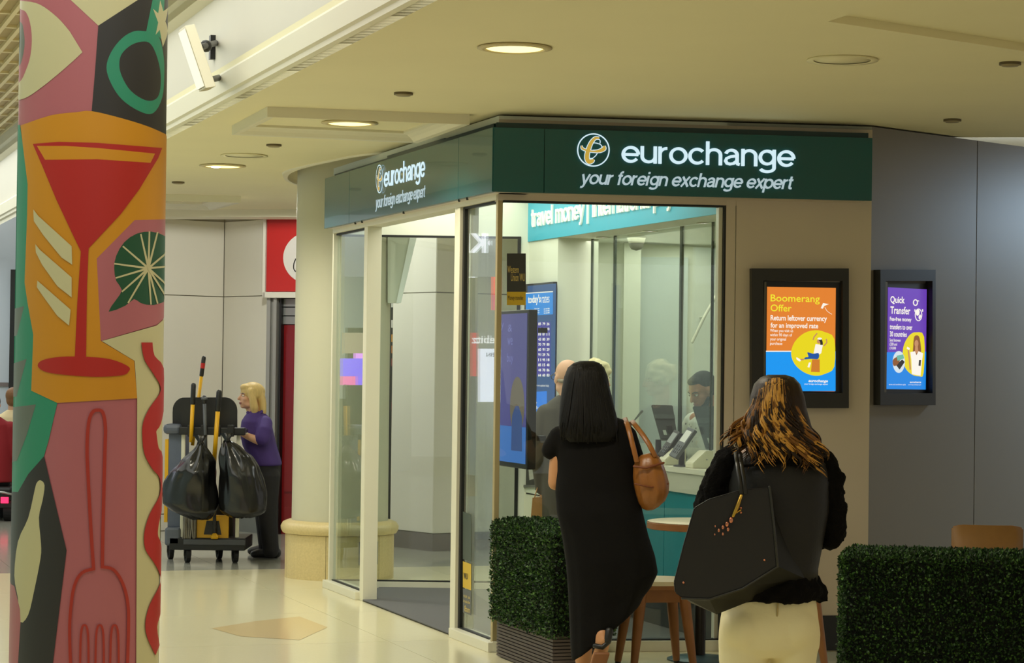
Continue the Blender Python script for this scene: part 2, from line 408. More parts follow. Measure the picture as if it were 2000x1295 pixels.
# ------------------------------------------------------------------ ceiling of the side mall, with the round opening about the white column
colc = at(668, 720, 17.5); colc.z = 0
E0 = Z(325, 272, CEIL); E0.z = 0
def ew(L, n=0., z=0.): return E0 + UD * L + ND * n + ZD * z       # along the ceiling's edge
Le = lambda y: (y - E0.y) / UD.y
out = [ew(Le(-4)).xy, ew(Le(22.3)).xy, (2.0, 22.3), (2.0, 14.05), (8., 13.15), (8., -4)]
out = [(p[0], p[1]) for p in out][::-1]
q0, q1, q2 = Z(1617, 42, CEIL), Z(1760, -4, CEIL), Z(2000, 100, CEIL)
cof = [(q0.x, q0.y)]; e1 = (q1 - q0); e2 = (q2 - q0) * 1.5; cof += [((q0 + e2).x, (q0 + e2).y), ((q0 + e2 + e1 * 3).x, (q0 + e2 + e1 * 3).y), ((q0 + e1 * 3).x, (q0 + e1 * 3).y)]
hole = [(p.x, p.y) for p in (Z(x, y, CEIL) for x, y in smooth_poly([(612, 364), (580, 357.5), (566, 351), (562, 345), (566, 337), (580, 330), (604, 323), (640, 315), (700, 303), (770, 300), (790, 330), (720, 356), (660, 366)], 3))]
tv, tf = fill2d(out, [hole, cof])
b = B(); vs = [b.verts.new((v.x, v.y, CEIL)) for v in tv]
for f in tf: b.faces.new([vs[i] for i in f][::-1])
for lp, h in ((hole, .35), (cof, .035), (out, .25)):
    lo = [b.verts.new((x, y, CEIL)) for x, y in lp]; hi = [b.verts.new((x, y, CEIL + h)) for x, y in lp]
    for i in range(len(lp)): b.faces.new((lo[i], lo[(i + 1) % len(lp)], hi[(i + 1) % len(lp)], hi[i]))
    if lp is cof: b.faces.new(hi)
ceil = struct('ceiling', b, CREAM)
b = B(); box(b, V(-12, -6, CEIL + .36), V(20, 0, 0), V(0, 28.3, 0), ZD * .02) if False else box(b, colc + V(-1.2, -2, CEIL + .35), V(3, 0, 0), V(0, 4, 0), ZD * .02); obj('recess_cover', b, CREAM, ceil)
b = B(); hc_ = sum((V(x, y, 0) for x, y in hole), V(0, 0, 0)) / len(hole)
lf = [(V(x, y, CEIL), (V(x, y, 0) - hc_).normalized(), ZD) for x, y in hole + hole[:1]]; sweep(b, [(0, .02), (0, -.012), (.05, -.012), (.055, 0)], lf); bmesh.ops.recalc_face_normals(b, faces=b.faces); obj('recess_lip', b, FASC, ceil)

def ring_mould(nm, pl, pr, qr, ql):
    """dropped moulding round a rectangle on the ceiling"""
    b = B(); P = [Z(*p, CEIL) for p in (pl, pr, qr, ql)]; cen = sum(P, V(0, 0, 0)) / 4; N = len(P)
    prof = [(0, .0), (.0, -.014), (.03, -.02), (.06, -.034), (.085, -.055), (.12, -.058), (.12, 0)]
    fr = []
    for i in range(N + 1):
        p = P[i % N]; a = (P[i % N] - P[(i - 1) % N]).normalized(); c = (P[(i + 1) % N] - P[i % N]).normalized()
        n1 = V(a.y, -a.x, 0); n2 = V(c.y, -c.x, 0)
        if n1.dot(cen - p) > 0: n1 = -n1; n2 = -n2
        mt = (n1 + n2).normalized(); mt = mt / max(.3, mt.dot(n1)); fr.append((p, mt, ZD))
    sweep(b, prof, fr); bmesh.ops.recalc_face_normals(b, faces=b.faces); return obj(nm, b, FASC, ceil)
ring_mould('ceiling_moulding', (499, 243), (788, 256), (866, 226), (556, 214))
ring_mould('ceiling_moulding', (230, 392), (394, 396), (436, 384), (285, 380))

# ------------------------------------------------------------------ fascia at the ceiling's edge, hall roof
fr = [(ew(L), -ND, ZD) for L in (Le(-6), Le(48))]
b = B(); sweep(b, [(0, 3.03), (0, 3.065), (.02, 3.075), (.02, 3.10), (.035, 3.11), (.035, 3.215), (.02, 3.235), (-.04, 3.25)], fr)
obj('edge_moulding', b, FASC, None, kind='structure').name = 'trim_1'
b = B(); sweep(b, [(-.04, 3.245), (-.04, 3.74)], fr); struct('wall_right', b, MALLW).name = 'wall_upper_right'
b = B(); sweep(b, [(-.04, 3.73), (.03, 3.75), (.03, 3.80), (.06, 3.82), (.06, 3.95), (-.04, 3.97), (-.04, 4.5)], fr); struct('trim_2', b, FASC)
# slatted ceiling of the hall
SLATB = M('slat_ceiling_board', C(176, 156, 112), .7, var=.12, scale=6); SLATL = M('slat_ceiling_batten', C(220, 204, 158), .5)
WU = Plane(ew(0, .04), -UD, -ND)
HZ = WU.hit(0, 284).z
hc = B(); box(hc, ew(Le(-6), .04, HZ + .03), UD * 44, -ND * 6, ZD * .05); hallc = struct('ceiling_hall', hc, SLATB)
for k in range(40):
    b = B(); box(b, ew(Le(-2), -.05 - k * .115, HZ), UD * 36, -ND * .03, ZD * .03); obj('batten', b, SLATL, hallc)
for k in range(46):
    b = B(); box(b, ew(Le(2 + k * .62), .0, HZ + .012), UD * .05, -ND * 5, ZD * .018); obj('cross_batten', b, SLATL, hallc)

# ------------------------------------------------------------------ far left: end wall of the hall with panels, red shop front
def wall_panels(name, pts, rows, mat, y0=0., yt=CEIL, gap=.007, cols=None):
    """wall made of separate panels on a dark backing; pts = plan polyline"""
    bk = B()
    for a, c in zip(pts, pts[1:]): quad(bk, a + ZD * y0 + V(0, .03, 0), c + ZD * y0 + V(0, .03, 0), c + ZD * yt + V(0, .03, 0), a + ZD * yt + V(0, .03, 0))
    w = struct(name, bk, M('joint_dark', C(150, 142, 122), .8))
    for k, (a, c) in enumerate(zip(pts, pts[1:])):
        d = (c - a); n = V(d.y, -d.x, 0).normalized()
        for z0, z1 in zip(rows, rows[1:]):
            bb = B(); dd = d.normalized(); box(bb, a + dd * gap / 2 + ZD * (z0 + gap / 2) - n * .02, d - dd * gap, n * .02, ZD * (z1 - z0 - gap), .003); obj('panel', bb, mat, w)
    return w
def plan(px, y): p = at(px, 700, y); p.z = 0; return p
zj = at(480, 578, 22).z
wall_panels('wall_far_left', [plan(330 - 115, 21.6), plan(435, 22.4), plan(526, 21.8)], [0, .16, zj, 2.98], MALLW)
sk = M('skirting_grey', C(120, 124, 124), .3, .3)
b = B(); box(b, plan(435, 22.36) , plan(527, 21.76) - plan(435, 22.36), V(0, -.03, 0), ZD * .16); obj('baseboard_far', b, sk, None, kind='structure')
b = B(); box(b, plan(200, 21.9) + ZD * 2.96, plan(720, 21.4) - plan(200, 21.9), V(0, -.35, 0), ZD * .07); struct('trim_4', b, FASC)
sx_ = plan(640, 21.6) - plan(527, 21.8); sp = Plane(plan(527, 21.8), sx_, V(sx_.y, -sx_.x, 0))
th = thing('shop_sign', 'red shop sign with a white disc, half behind the fat cream column', 'sign', plan(580, 21.7))
b = B(); slab(b, sp, 527, 423, 660, 570, 0, .08); obj('sign_panel', b, RED, th)
b = B(); decal(b, sp, circ((606, 504), 53, 40, 51), .085); obj('white_disc', b, M('sign_white', C(216, 210, 200), .5), th)
b = B(); decal(b, sp, band(smooth_poly([(578, 505), (574, 515), (575, 528), (590, 538)], 4, False), 2), .088); obj('disc_mark', b, BLACK, th)
b = B(); slab(b, sp, 522, 571, 660, 582, 0, .1); slab(b, sp, 521, 420, 526, 582, 0, .1); obj('sign_surround', b, MALLW, th)
sh = thing('roller_shutter', 'grey roller shutter rolled up above the red door', 'shutter', plan(580, 21.9))
for k in range(3):
    b = B(); slab(b, sp, 549, 584 + k * 17, 660, 599 + k * 17, -.06, -.03); obj('slat', b, M('shutter_grey', C(140, 140, 136), .35, .4), sh)
b = B(); slab(b, sp, 546, 583, 549, 1046, -.05, .02); obj('guide_rail', b, BLACK, sh)
dr = thing('shop_door', 'dark red shop door beside the grey frame, behind the cleaner', 'door', plan(570, 21.9))
REDD = M('door_red', C(128, 14, 18), .35)
b = B(); slab(b, sp, 550, 634, 640, 1046, -.1, -.05); obj('door_leaf', b, REDD, dr)
for k in (0, 1): 
    b = B(); slab(b, sp, 556, 650 + k * 340, 640, 960 + k * 75, -.05, -.035); obj('door_panel', b, REDD, dr)
fm = thing('door_frame', 'grey metal door frame between the cream wall panels and the red door', 'frame', plan(535, 21.8))
for x0, x1, t1 in ((526, 533, .05), (533, 540, .02), (540, 546, .06)):
    b = B(); slab(b, sp, x0, 582, x1, 1046, -.08, t1); obj('frame_profile', b, M('frame_grey', C(150, 148, 140), .4, .2), fm)
b = B(); slab(b, sp, 500, 570, 760, 1050, -.3, -.22); struct('wall_shop_back', b, BLACK)

# pier with a dark plinth beyond the kiosk's rear glass
pp = [plan(766, 20.5), plan(850, 20.0), plan(900, 20.15), plan(1040, 20.5)]
zj2 = at(830, 572, 20.2).z; zp = at(850, 1043, 20).z
wall_panels('wall_pier', pp, [zp, zj2, 3.0], MALLW)
b = B()
for a, c in zip(pp, pp[1:]): quad(b, a - V(0, .03, 0), c - V(0, .03, 0), c - V(0, .03, 0) + ZD * zp, a - V(0, .03, 0) + ZD * zp)
struct('baseboard_pier', b, M('plinth_grey', C(96, 88, 84), .4))
b = B(); box(b, plan(752, 21.2), plan(772, 21.2) - plan(752, 21.2), V(0, .1, 0), ZD * 2.3); shopd = struct('wall_dark_shop', b, BLACK)
for k, (y, c) in enumerate([(600, (220, 220, 210)), (640, (230, 226, 216)), (668, (210, 150, 60)), (690, (190, 120, 60)), (715, (150, 80, 70)), (800, (120, 40, 40)), (850, (90, 100, 80)), (900, (150, 60, 60)), (960, (80, 90, 90))]):
    p = at(764, y, 21.15); bb = B(); box(bb, p, V(.03, 0, 0), V(0, .03, 0), ZD * .07); obj('shelf_goods', bb, M('goods%d' % k, C(*c), .5), shopd)
b = B(); box(b, plan(560, 24.0), plan(1200, 24.0) - plan(560, 24.0), V(0, .1, 0), ZD * 3.2); struct('wall_far_end', b, MALLW)

# round cream column with its stone base
STONE = M('stone_base', C(206, 186, 134), .4, var=.18, scale=70, detail=8)
cl = thing('round_column', 'fat cream round column with a stone base at the far end of the kiosk', 'column', colc)
b = B(); lathe(b, colc, [(.365, .43), (.362, 1.2), (.358, 3.36)], 64); obj('shaft', b, M('column_paint', C(196, 193, 170), .55, var=.02, scale=3), cl, True, angle=40)
b = B(); lathe(b, colc, [(.395, .33), (.43, .335), (.445, .36), (.447, .385), (.43, .415), (.395, .43), (.36, .432)], 64); obj('ring_moulding', b, STONE, cl, True, angle=50)
for k in range(6):
    b = B(); n = 10
    for i in range(n):
        t0 = 2 * PI * (k + (i + .03 * (i == 0)) / n) / 6 + .35; t1 = 2 * PI * (k + (i + 1 - .03 * (i == n - 1)) / n) / 6 + .35; r = .412
        quad(b, colc + V(r * math.cos(t0), r * math.sin(t0), .0), colc + V(r * math.cos(t1), r * math.sin(t1), 0), colc + V(r * math.cos(t1), r * math.sin(t1), .33), colc + V(r * math.cos(t0), r * math.sin(t0), .33))
    obj('base_stone', b, STONE, cl, True)
t = -.95; dc = V(math.cos(t), math.sin(t), 0); tc = V(-dc.y, dc.x, 0)
vt = B(); box(vt, colc + dc * .405 - tc * .08 + ZD * .12, tc * .16, dc * .015, ZD * .17)
obj('vent_frame', vt, sk, cl)
for k in range(2):
    vt = B(); box(vt, colc + dc * .421 + tc * (-.07 + .075 * k) + ZD * .135, tc * .065, dc * .004, ZD * .14); obj('vent_grille', vt, M('vent_dark', C(70, 80, 90), .3), cl)

# ------------------------------------------------------------------ kiosk shell
FPL = Plane(A, VD, VN); LPL = Plane(A, -UD, -ND)
LF = 3.82                                           # length of the mall-side facade
Cc = uw(LF)
cnr = FPL.hit(1697, 800); SR = (cnr - A).dot(VD); wcorner = vw(SR)
sg1 = (FPL.hit(1413, 800) - A).dot(VD)
CP0 = V(1.132, 13.55, 0)
def cw(y, n=0., z=0.): return CP0 + UD * ((y - 13.55) / UD.y) + ND * n + ZD * z    # along the counter wall (y = depth)
CPL = Plane(CP0, -UD, -ND)
KCARPET = M('kiosk_carpet', C(110, 110, 106), .85, var=.15, scale=60, bump=.2, bscale=400)
YB = Cc.y
b = B(); pf = [uw(.03, .03), vw(SR - .1, .05), V(3.2, YB, 0), Cc + V(.05, 0, 0)]
prism(b, [p + ZD * .001 for p in pf], ZD * .005); struct('floor_kiosk', b, KCARPET)
b = B(); prism(b, [uw(-.0, .0, 2.9), vw(SR, .0, 2.9), V(3.2, YB, 2.9), uw(LF, 0, 2.9)], ZD * .12); struct('ceiling_kiosk', b, KWALL)
# front wall: beige panels right of the window
hz = FPL.hit(1200, 397).z; sbz = FPL.hit(1300, 384).z
b = B(); prism(b, [vw(sg1, .0), vw(SR), vw(SR, .12), vw(sg1, .12)], ZD * 3.02); wf = struct('wall_front', b, KWALL)
j1 = (FPL.hit(1432, 800) - A).dot(VD)
for s0, s1 in ((sg1, j1 - .003), (j1 + .003, SR)):
    b = B(); prism(b, [vw(s0, -.012, .2), vw(s1, -.012, .2), vw(s1, 0, .2), vw(s0, 0, .2)], ZD * 2.8); obj('panel', b, BEIGE, wf)
b = B(); prism(b, [vw(sg1, -.02), vw(SR, -.02), vw(SR, 0), vw(sg1, 0)], ZD * .2); struct('baseboard_front', b, BLACK)
b = B(); box(b, vw(-.0, -.01, hz), VD * SR, -VN * .14, ZD * (3.0 - hz)); struct('trim_5', b, BEIGE)
# grey wall running back to the right
RD = V(1.05, 1, 0).normalized(); RN = V(RD.y, -RD.x, 0); RPL = Plane(wcorner, RD, RN)
b = B(); prism(b, [wcorner - RN * .01, wcorner - RN * .01 + RD * 5, wcorner - RN * .12 + RD * 5, wcorner - RN * .12 + RD * .1], ZD * 3.015); wr = struct('wall_grey', b, BLACK)
jr = (RPL.hit(1905, 700) - wcorner).dot(RD)
for s0, s1 in ((0, jr - .004), (jr + .004, 5)):
    b = B(); prism(b, [wcorner + RD * s0, wcorner + RD * s1, wcorner + RD * s1 - RN * .01, wcorner + RD * s0 - RN * .01], ZD * 3.02); obj('panel', b, GREYW, wr)
b = B(); box(b, wcorner + RN * .0, RD * 5, RN * .015, ZD * .15); struct('baseboard_grey', b, BLACK)
b = B(); box(b, V(1.5, 13.4, 3.75), V(12, 0, 0), V(0, 14, 0), ZD * .05); struct('ceiling_upper', b, MALLW)
b = B(); box(b, V(1.5, 24, 0), V(12, 0, 0), V(0, .1, 0), ZD * 3.8); struct('wall_back_right', b, MALLW)

# mall-side facade: sill, posts, header, panes
ZH = LPL.hit(820, 421).z                             # underside of header
gas = M('gasket', C(14, 14, 13), .6)
fac = thing('glazed_facade', 'white framed glass shop front facing the mall with an open doorway', 'facade', uw(1.9))
def fbox(nm, L0, L1, n0, n1, z0, z1, mat=WHITE, par=None, bev=.003, label=None):
    b = B(); box(b, uw(L0, n0, z0), UD * (L1 - L0), ND * (n1 - n0), ZD * (z1 - z0), bev); return obj(nm, b, mat, par or fac, label=label)
fbox('header', 0.02, LF, .0, .12, ZH, ZH + .16)
fbox('far_sill', 2.93, LF + .04, -.03, .1, 0, .055); fbox('near_sill', -.02, .74, -.03, .09, 0, .055)
fbox('door_post', 2.84, 2.93, .0, .1, 0, ZH); fbox('door_post', .72, .82, .0, .09, 0, ZH)
fbox('corner_post', -.005, .03, .0, .03, 0, ZH + .03, M('bronze_post', C(176, 160, 116), .35, .2)); fbox('gasket', .685, .72, .02, .05, .055, ZH, gas, bev=0)
fbox('inner_profile', .66, .70, .05, .10, .055, ZH, WHITE)
fbox('far_profile', LF - .03, LF, .0, .05, .055, ZH)
fbox('glass_pane', 2.93, LF - .03, .03, .042, .055, ZH, G_WIN, bev=0); fbox('glass_pane', .03, .69, .03, .042, .055, ZH, G_WIN, bev=0)
fbox('threshold_gasket', .03, .69, .02, .05, .055, .062, gas, bev=0); fbox('threshold_gasket', 2.93, LF - .03, .02, .05, .055, .062, gas, bev=0)
fbox('head_gasket', .03, .69, .02, .05, ZH - .012, ZH, gas, bev=0); fbox('head_gasket', 2.93, LF - .03, .02, .05, ZH - .012, ZH, gas, bev=0)
MAT = M('entrance_mat', C(92, 92, 92), .9, var=.12, scale=120, bump=.3, bscale=500)
b = B(); prism(b, [uw(.83, .0, .006), uw(2.84, .0, .006), Z(742, 1147, .006), Z(905, 1147, .006), uw(.6, .5, .006)], ZD * .006)
tag(obj('entrance_mat', b, MAT), 'dark grey entrance mat filling the open doorway of the glass kiosk', 'mat')
# front window
fw = thing('shop_window', 'large front window of the kiosk below the green sign, white sill', 'window', vw(.7))
sw1 = sg1
def wbox(nm, s0, s1, d0, d1, z0, z1, mat=WHITE, bev=.002):
    b = B(); box(b, vw(s0, d0, z0), VD * (s1 - s0), -VN * (d1 - d0), ZD * (z1 - z0), bev); return obj(nm, b, mat, fw)
wbox('sill', .0, sw1, -.02, .1, 0, .06); wbox('glass_pane', .03, sw1 - .02, .03, .042, .06, hz, G_WIN, 0)
wbox('gasket', sw1 - .012, sw1 + .0, -.012, .05, .06, hz, gas, 0); wbox('side_profile', sw1 - .035, sw1 - .012, .02, .09, .06, hz)
wbox('head_gasket', .03, sw1, -.011, .05, hz - .008, hz + .002, gas, 0); wbox('sill_gasket', .03, sw1, .0, .05, .058, .068, gas, 0)
# rear glass
rg = thing('rear_window', 'glass rear wall of the kiosk seen through the doorway, white sill and header', 'window', V(-.5, YB, 0))
RPz = at(820, 460, YB).z; XR = at(1008, 700, YB).x
def rbox(nm, x0, x1, y0, y1, z0, z1, mat): b = B(); box(b, V(x0, YB + y0, z0), V(x1 - x0, 0, 0), V(0, y1 - y0, 0), ZD * (z1 - z0)); return obj(nm, b, mat, rg)
rbox('sill', Cc.x + .05, XR + .03, -.03, .06, 0, .05, WHITE); rbox('glass_pane', Cc.x + .06, XR, .0, .012, .05, RPz, G_WIN)
rbox('header', Cc.x + .02, 3.2, -.02, .08, RPz, 2.9, KWALL); rbox('gasket', Cc.x + .05, XR, -.022, .01, RPz - .015, RPz, gas)
rbox('sill_gasket', Cc.x + .05, XR, -.01, .03, .05, .06, gas); rbox('side_frame', XR, XR + .025, -.03, .06, 0, RPz, gas)
b = B(); box(b, V(XR + .025, YB - .02, 0), V(3.2 - XR, 0, 0), V(0, .1, 0), ZD * RPz); struct('wall_kiosk_rear', b, KWALL)
b = B(); prism(b, [vw(SR - .14, .1), V(3.2, YB, 0), V(3.3, YB, 0), vw(SR - .04, .1)], ZD * 2.9); struct('wall_kiosk_right', b, KWALL)

# counter wall: turquoise bulkhead, wall with the rates screen, counter, security glass
bz = at(1030, 474, 16.7).z
TOPY, NEARY = 16.60, 13.30
b = B(); prism(b, [cw(NEARY, 0, bz), cw(TOPY, 0, bz), cw(TOPY, .18, bz), cw(NEARY, .18, bz)], ZD * (2.9 - bz)); blk = struct('wall_bulkhead', b, KWALL)
b = B(); prism(b, [cw(NEARY, -.012, bz), cw(TOPY, -.012, bz), cw(TOPY, 0, bz), cw(NEARY, 0, bz)], ZD * (2.9 - bz)); bb = obj('turquoise_board', b, TEAL, blk)
LET = M('letter_white', C(240, 240, 225), .4, emit=C(240, 240, 220), es=.35)
bt = thing('bulkhead_lettering', 'white raised lettering about travel money on the turquoise bulkhead', 'lettering', cw(15, -.02, bz))
letters(CPL, 'travel money | international payments', 1039.5, 417.5, 444, 1141, LET, bt, .0125, .012, 0, 12)
b = B(); prism(b, [cw(16.0), cw(TOPY), cw(TOPY, .3), cw(16.0, .3)], ZD * bz); struct('wall_rates', b, KWALL)
b = B(); prism(b, [cw(NEARY, .18, bz), cw(TOPY, .18, bz), V(3.2, YB, bz), vw(SR - .05, .1, bz)], ZD * .05); struct('ceiling_staff', b, KWALL)
ct = thing('service_counter', 'white topped service counter with turquoise front inside the kiosk', 'counter', cw(14.8))
b = B(); prism(b, [cw(NEARY, -.0, .98), cw(15.99, -.0, .98), cw(15.99, .42, .98), cw(NEARY, .42, .98)], ZD * .03); obj('countertop', b, M('counter_white', C(232, 230, 210), .25), ct)
b = B(); prism(b, [cw(NEARY, .01, .86), cw(15.99, .01, .86), cw(15.99, .4, .86), cw(NEARY, .4, .86)], ZD * .12); obj('fascia', b, M('counter_front', C(206, 206, 190), .4), ct)
for k in range(3):
    y0 = NEARY + k * .88; b = B(); prism(b, [cw(y0, .03, .22), cw(min(15.99, y0 + .874), .03, .22), cw(min(15.99, y0 + .874), .38, .22), cw(y0, .38, .22)], ZD * .64); obj('front_panel', b, TEALC, ct)
b = B(); prism(b, [cw(NEARY, .08, .004), cw(15.99, .08, .004), cw(15.99, .36, .004), cw(NEARY, .36, .004)], ZD * .22); obj('plinth', b, M('plinth_dark', C(60, 60, 58), .6), ct)
sg = thing('security_screen', 'row of tall glass security panes standing on the white counter', 'screen', cw(14.8, .2))
ys = [13.38, 13.90, 14.37, 15.47, 15.9]
EDGE = M('glass_edge', C(52, 66, 58), .2)
for k, (y0, y1) in enumerate(zip(ys, ys[1:])):
    b = B(); prism(b, [cw(y0 + .01, .2, 1.011), cw(y1 - .01, .2, 1.011), cw(y1 - .01, .21, 1.011), cw(y0 + .01, .21, 1.011)], ZD * (bz - 1.02)); obj('glass_pane', b, G_SCR, sg)
for y, w in ((13.90, .012), (14.37, .03), (15.47, .022), (15.88, .012)):
    b = B(); prism(b, [cw(y - w, .197, 1.011), cw(y, .197, 1.011), cw(y, .213, 1.011), cw(y - w, .213, 1.011)], ZD * (bz - 1.02)); obj('glass_edge', b, EDGE, sg)
# staff room: pillar and panel on its rear wall
b = B(); box(b, V(at(1216, 700, 16.5).x, YB - .16, 0), V(.12, 0, 0), V(0, .14, 0), ZD * bz); struct('trim_6', b, KWALL)
b = B(); box(b, V(at(1250, 700, 16.5).x, YB - .06, 0), V(.34, 0, 0), V(0, .04, 0), ZD * (bz - .1)); struct('door_1', b, M('staff_door', C(196, 206, 204), .5))

# dark doorway at the far left, pale hall wall across (outside the frame, seen in reflections)
b = B(); box(b, plan(18, 28.9), plan(60, 28.9) - plan(18, 28.9), V(0, .06, 0), ZD * 2.75); struct('door_2', b, BLACK)
b = B(); box(b, plan(-330, 29), plan(420, 29) - plan(-330, 29), V(0, .1, 0), ZD * 3.6); struct('wall_hall_end', b, M('hall_end_paint', C(196, 206, 218), .5))
b = B(); box(b, plan(-330, 28.98) + ZD * 1.28, plan(17, 28.98) - plan(-330, 28.98), V(0, .03, 0), ZD * .05); struct('trim_7', b, M('end_rail', C(120, 110, 110), .5))
b = B(); box(b, uw(-14, -6.2), UD * 44, -ND * .1, ZD * 4.2); struct('wall_left', b, M('hall_wall_white', C(206, 226, 230), .6))

t = thing('reflection_panel', 'pale tapered panel added for a hazy reflection in the rear glass, left of the beige pier', 'panel', at(785, 470, 17.35))  # added shape standing in for a hazy bar reflected in the glass
b = B(); pts = [at(x, y, 17.35) for x, y in ((757, 440), (818, 440), (809, 475), (779, 592), (757, 592))]; prism(b, pts, V(0, .06, 0)); obj('reflection_panel_body', b, M('reflection_pale', C(206, 210, 196), .5), t)
b = B(); pts = [at(x, y, 17.345) for x, y in ((806, 440), (820, 440), (811, 475), (783, 592), (774, 592))]; prism(b, pts, V(0, -.015, 0)); obj('reflected_edge', b, M('reflection_bright', C(240, 246, 246), .4), t)  # bright rim of that reflection, made as a paler strip
b = B(); tube(b, [at(1352, 668, 16.2), at(1376, 618, 16.2), at(1403, 570, 16.2)], .011, 8); t = thing('reflection_streak', 'white sloping rail added for a reflection in the security glass', 'streak', at(1352, 668, 16.2)); obj('streak_tube', b, WHITE, t, True)  # added tube standing in for a bright streak reflected in the glass
b = B(); tube(b, [at(1376, 618, 16.2), V(at(1376, 618, 16.2).x, YB - .02, at(1376, 618, 16.2).z)], .006, 6); obj('streak_bracket', b, WHITE, t, True)
# ------------------------------------------------------------------ green fascia signs
FS = Plane(vw(0, -.12), VD, VN)
S0 = FS.hit(962, 300); S0.z = 0; LS = Plane(S0, -UD, -ND)
zt, zb = FS.hit(1300, 258).z, FS.hit(1300, 382.5).z
SGL = (FS.hit(1704, 300) - S0).dot(VD)
Ll = (S0 - LS.hit(635, 400)).dot(-UD) if False else (LS.hit(635, 400) - S0).dot(UD)
TRIM_U = M('sign_underside', C(210, 200, 188), .45)
LIT = E('lit_letter', C(206, 232, 240), 1.05); LITD = E('dim_lit_letter', C(176, 196, 200), .95); GOLD = E('logo_gold', C(196, 160, 62), 1.); SIDE = M('letter_side', C(190, 200, 205), .4)
def logo(pl, cx, cy, sx, sy, par, rw=20):
    """white ring round a gold looped letter e"""
    T = lambda pts: [(cx + (x - 398) * sx, cy + (y - 427) * sy) for x, y in pts]
    b = B(); decal(b, pl, T(circ((398, 427), 258, 48, 266)), .012, [T(circ((398, 427), 258 - rw, 48, 266 - rw))]); obj('logo_ring', b, LIT, par)
    gold = B(); wh = B()
    st = smooth_poly([(490, 240), (430, 238), (370, 300), (325, 400), (300, 500), (300, 570), (330, 615), (380, 600), (405, 575)], 5, False)
    ws = [26, 40, 52, 62, 66, 66, 66, 58, 20]
    def vband(pts, ws):
        L, Rr = [], []; n = len(pts)
        for i, p in enumerate(pts):
            a = pts[max(0, i - 1)]; c = pts[min(n - 1, i + 1)]; dx, dy = c[0] - a[0], c[1] - a[1]; d = math.hypot(dx, dy) or 1
            t = i / (n - 1) * (len(ws) - 1); k = min(int(t), len(ws) - 2); w = (ws[k] + (ws[k + 1] - ws[k]) * (t - k)) / 2
            L.append((p[0] - dy / d * w, p[1] + dx / d * w)); Rr.append((p[0] + dy / d * w, p[1] - dx / d * w))
        return L + Rr[::-1]
    orb = smooth_poly([(215, 355), (222, 400), (290, 432), (400, 450), (500, 440), (565, 405), (565, 360)], 5, False); wo = [14, 30, 26, 26, 50, 60, 26]
    decal(wh, pl, T(vband(st, [w + 22 for w in ws])), .012); decal(gold, pl, T(vband(st, ws)), .0145)
    decal(wh, pl, T(vband(orb, [w + 20 for w in wo])), .011); decal(gold, pl, T(vband(orb, wo)), .0135)
    for pts in ([(385, 312), (450, 318), (515, 345), (530, 385), (480, 420), (390, 430)], [(440, 250), (490, 258), (505, 290), (500, 325)], [(345, 560), (390, 555), (440, 510), (460, 475)]):
        decal(wh, pl, T(band(smooth_poly(pts, 5, False), 13)), .0125)
    obj('logo_letter', gold, GOLD, par); obj('logo_outline', wh, LIT, par)
def sign(name, label, pl, x0, x1, joints, base):
    t = thing(name, label, 'sign', base); xs = [x0] + joints + [x1]
    for a, c in zip(xs, xs[1:]):
        o = pl.hit(a, 330, 0); w = (pl.hit(c, 330, 0) - o).dot(pl.x); o.z = zb
        b = B(); box(b, o + pl.x * .0015, pl.x * (w - .003), -pl.n * .02, ZD * (zt - zb), .0015); obj('panel', b, GREEN, t)
    o = pl.hit(x0, 330, -.02); w = (pl.hit(x1, 330, -.02) - o).dot(pl.x); o.z = zb
    return t, o, w
s1, o, w = sign('fascia_sign', 'wide dark green fascia sign above the front window with glowing white lettering', FS, 963, 1704, [1063], S0 + VD * 1.1)
b = B(); box(b, o + VD * .03 + ZD * .004, VD * (w - .06), -VN * .10, ZD * (zt - zb - .004)); obj('sign_box', b, GREEND, s1)
b = B(); box(b, o + VD * .02 - VN * .02 + ZD * (zt - zb), VD * (w - .04), -VN * .06, ZD * .032); obj('top_trim', b, GREEND, s1)
logo(FS, 1159, 293, 65 / 525, 65 / 530, s1)
letters(FS, 'eurochange', 1213, 284.5, 318, 1549, LIT, s1, .0, .014, w=.165)
letters(FS, 'your foreign exchange expert', 1133, 340, 359.5, 1544, LITD, s1, .0, .010, .24)
s2, o, w = sign('fascia_sign', 'green fascia sign above the open doorway facing the mall, seen at a slant', LS, 635, 961.5, [683, 895], S0 + UD * 2)
b = B(); box(b, o + ZD * .004, -UD * (w - .03), ND * .10, ZD * (zt - zb - .004)); obj('sign_box', b, GREEND, s2)
for a, c, h in ((.06, .42, .02), (.42, .75, .035), (.75, .995, .03)):
    b = B(); box(b, o - UD * (w * a) + ND * .012 + ZD * (zt - zb), -UD * (w * (c - a)), ND * .06, ZD * h); obj('top_trim', b, GREEND, s2)
logo(LS, 741, 349.5, 13.8 / 525, 56 / 530, s2)
letters(LS, 'eurochange', 750.5, 337, 366.5, 829, LIT, s2, .0, .004, w=.15)
letters(LS, 'your foreign exchange expert', 734, 391, 407.5, 829, LITD, s2, .0, .003, .24, w=.15)
b = B(); box(b, S0 + UD * 0 + ZD * (zb - .004) + ND * .02, UD * (Ll - .02), ND * .2, ZD * .004); obj('underside', b, TRIM_U, s2)
b = B(); box(b, S0 + VD * .05 + ZD * (zb - .004) - VN * .02, VD * (SGL - .1), -VN * .1, ZD * .004); obj('underside', b, BEIGE, s1)
for px in (694, 707, 788, 896, 912):
    b = B(); p = LS.hit(px, 440, -.02); p.z = zb - .012; lathe(b, p, [(.006, 0), (.008, .004), (.006, .012)], 8); obj('fixing_stud', b, BLACK, s2)

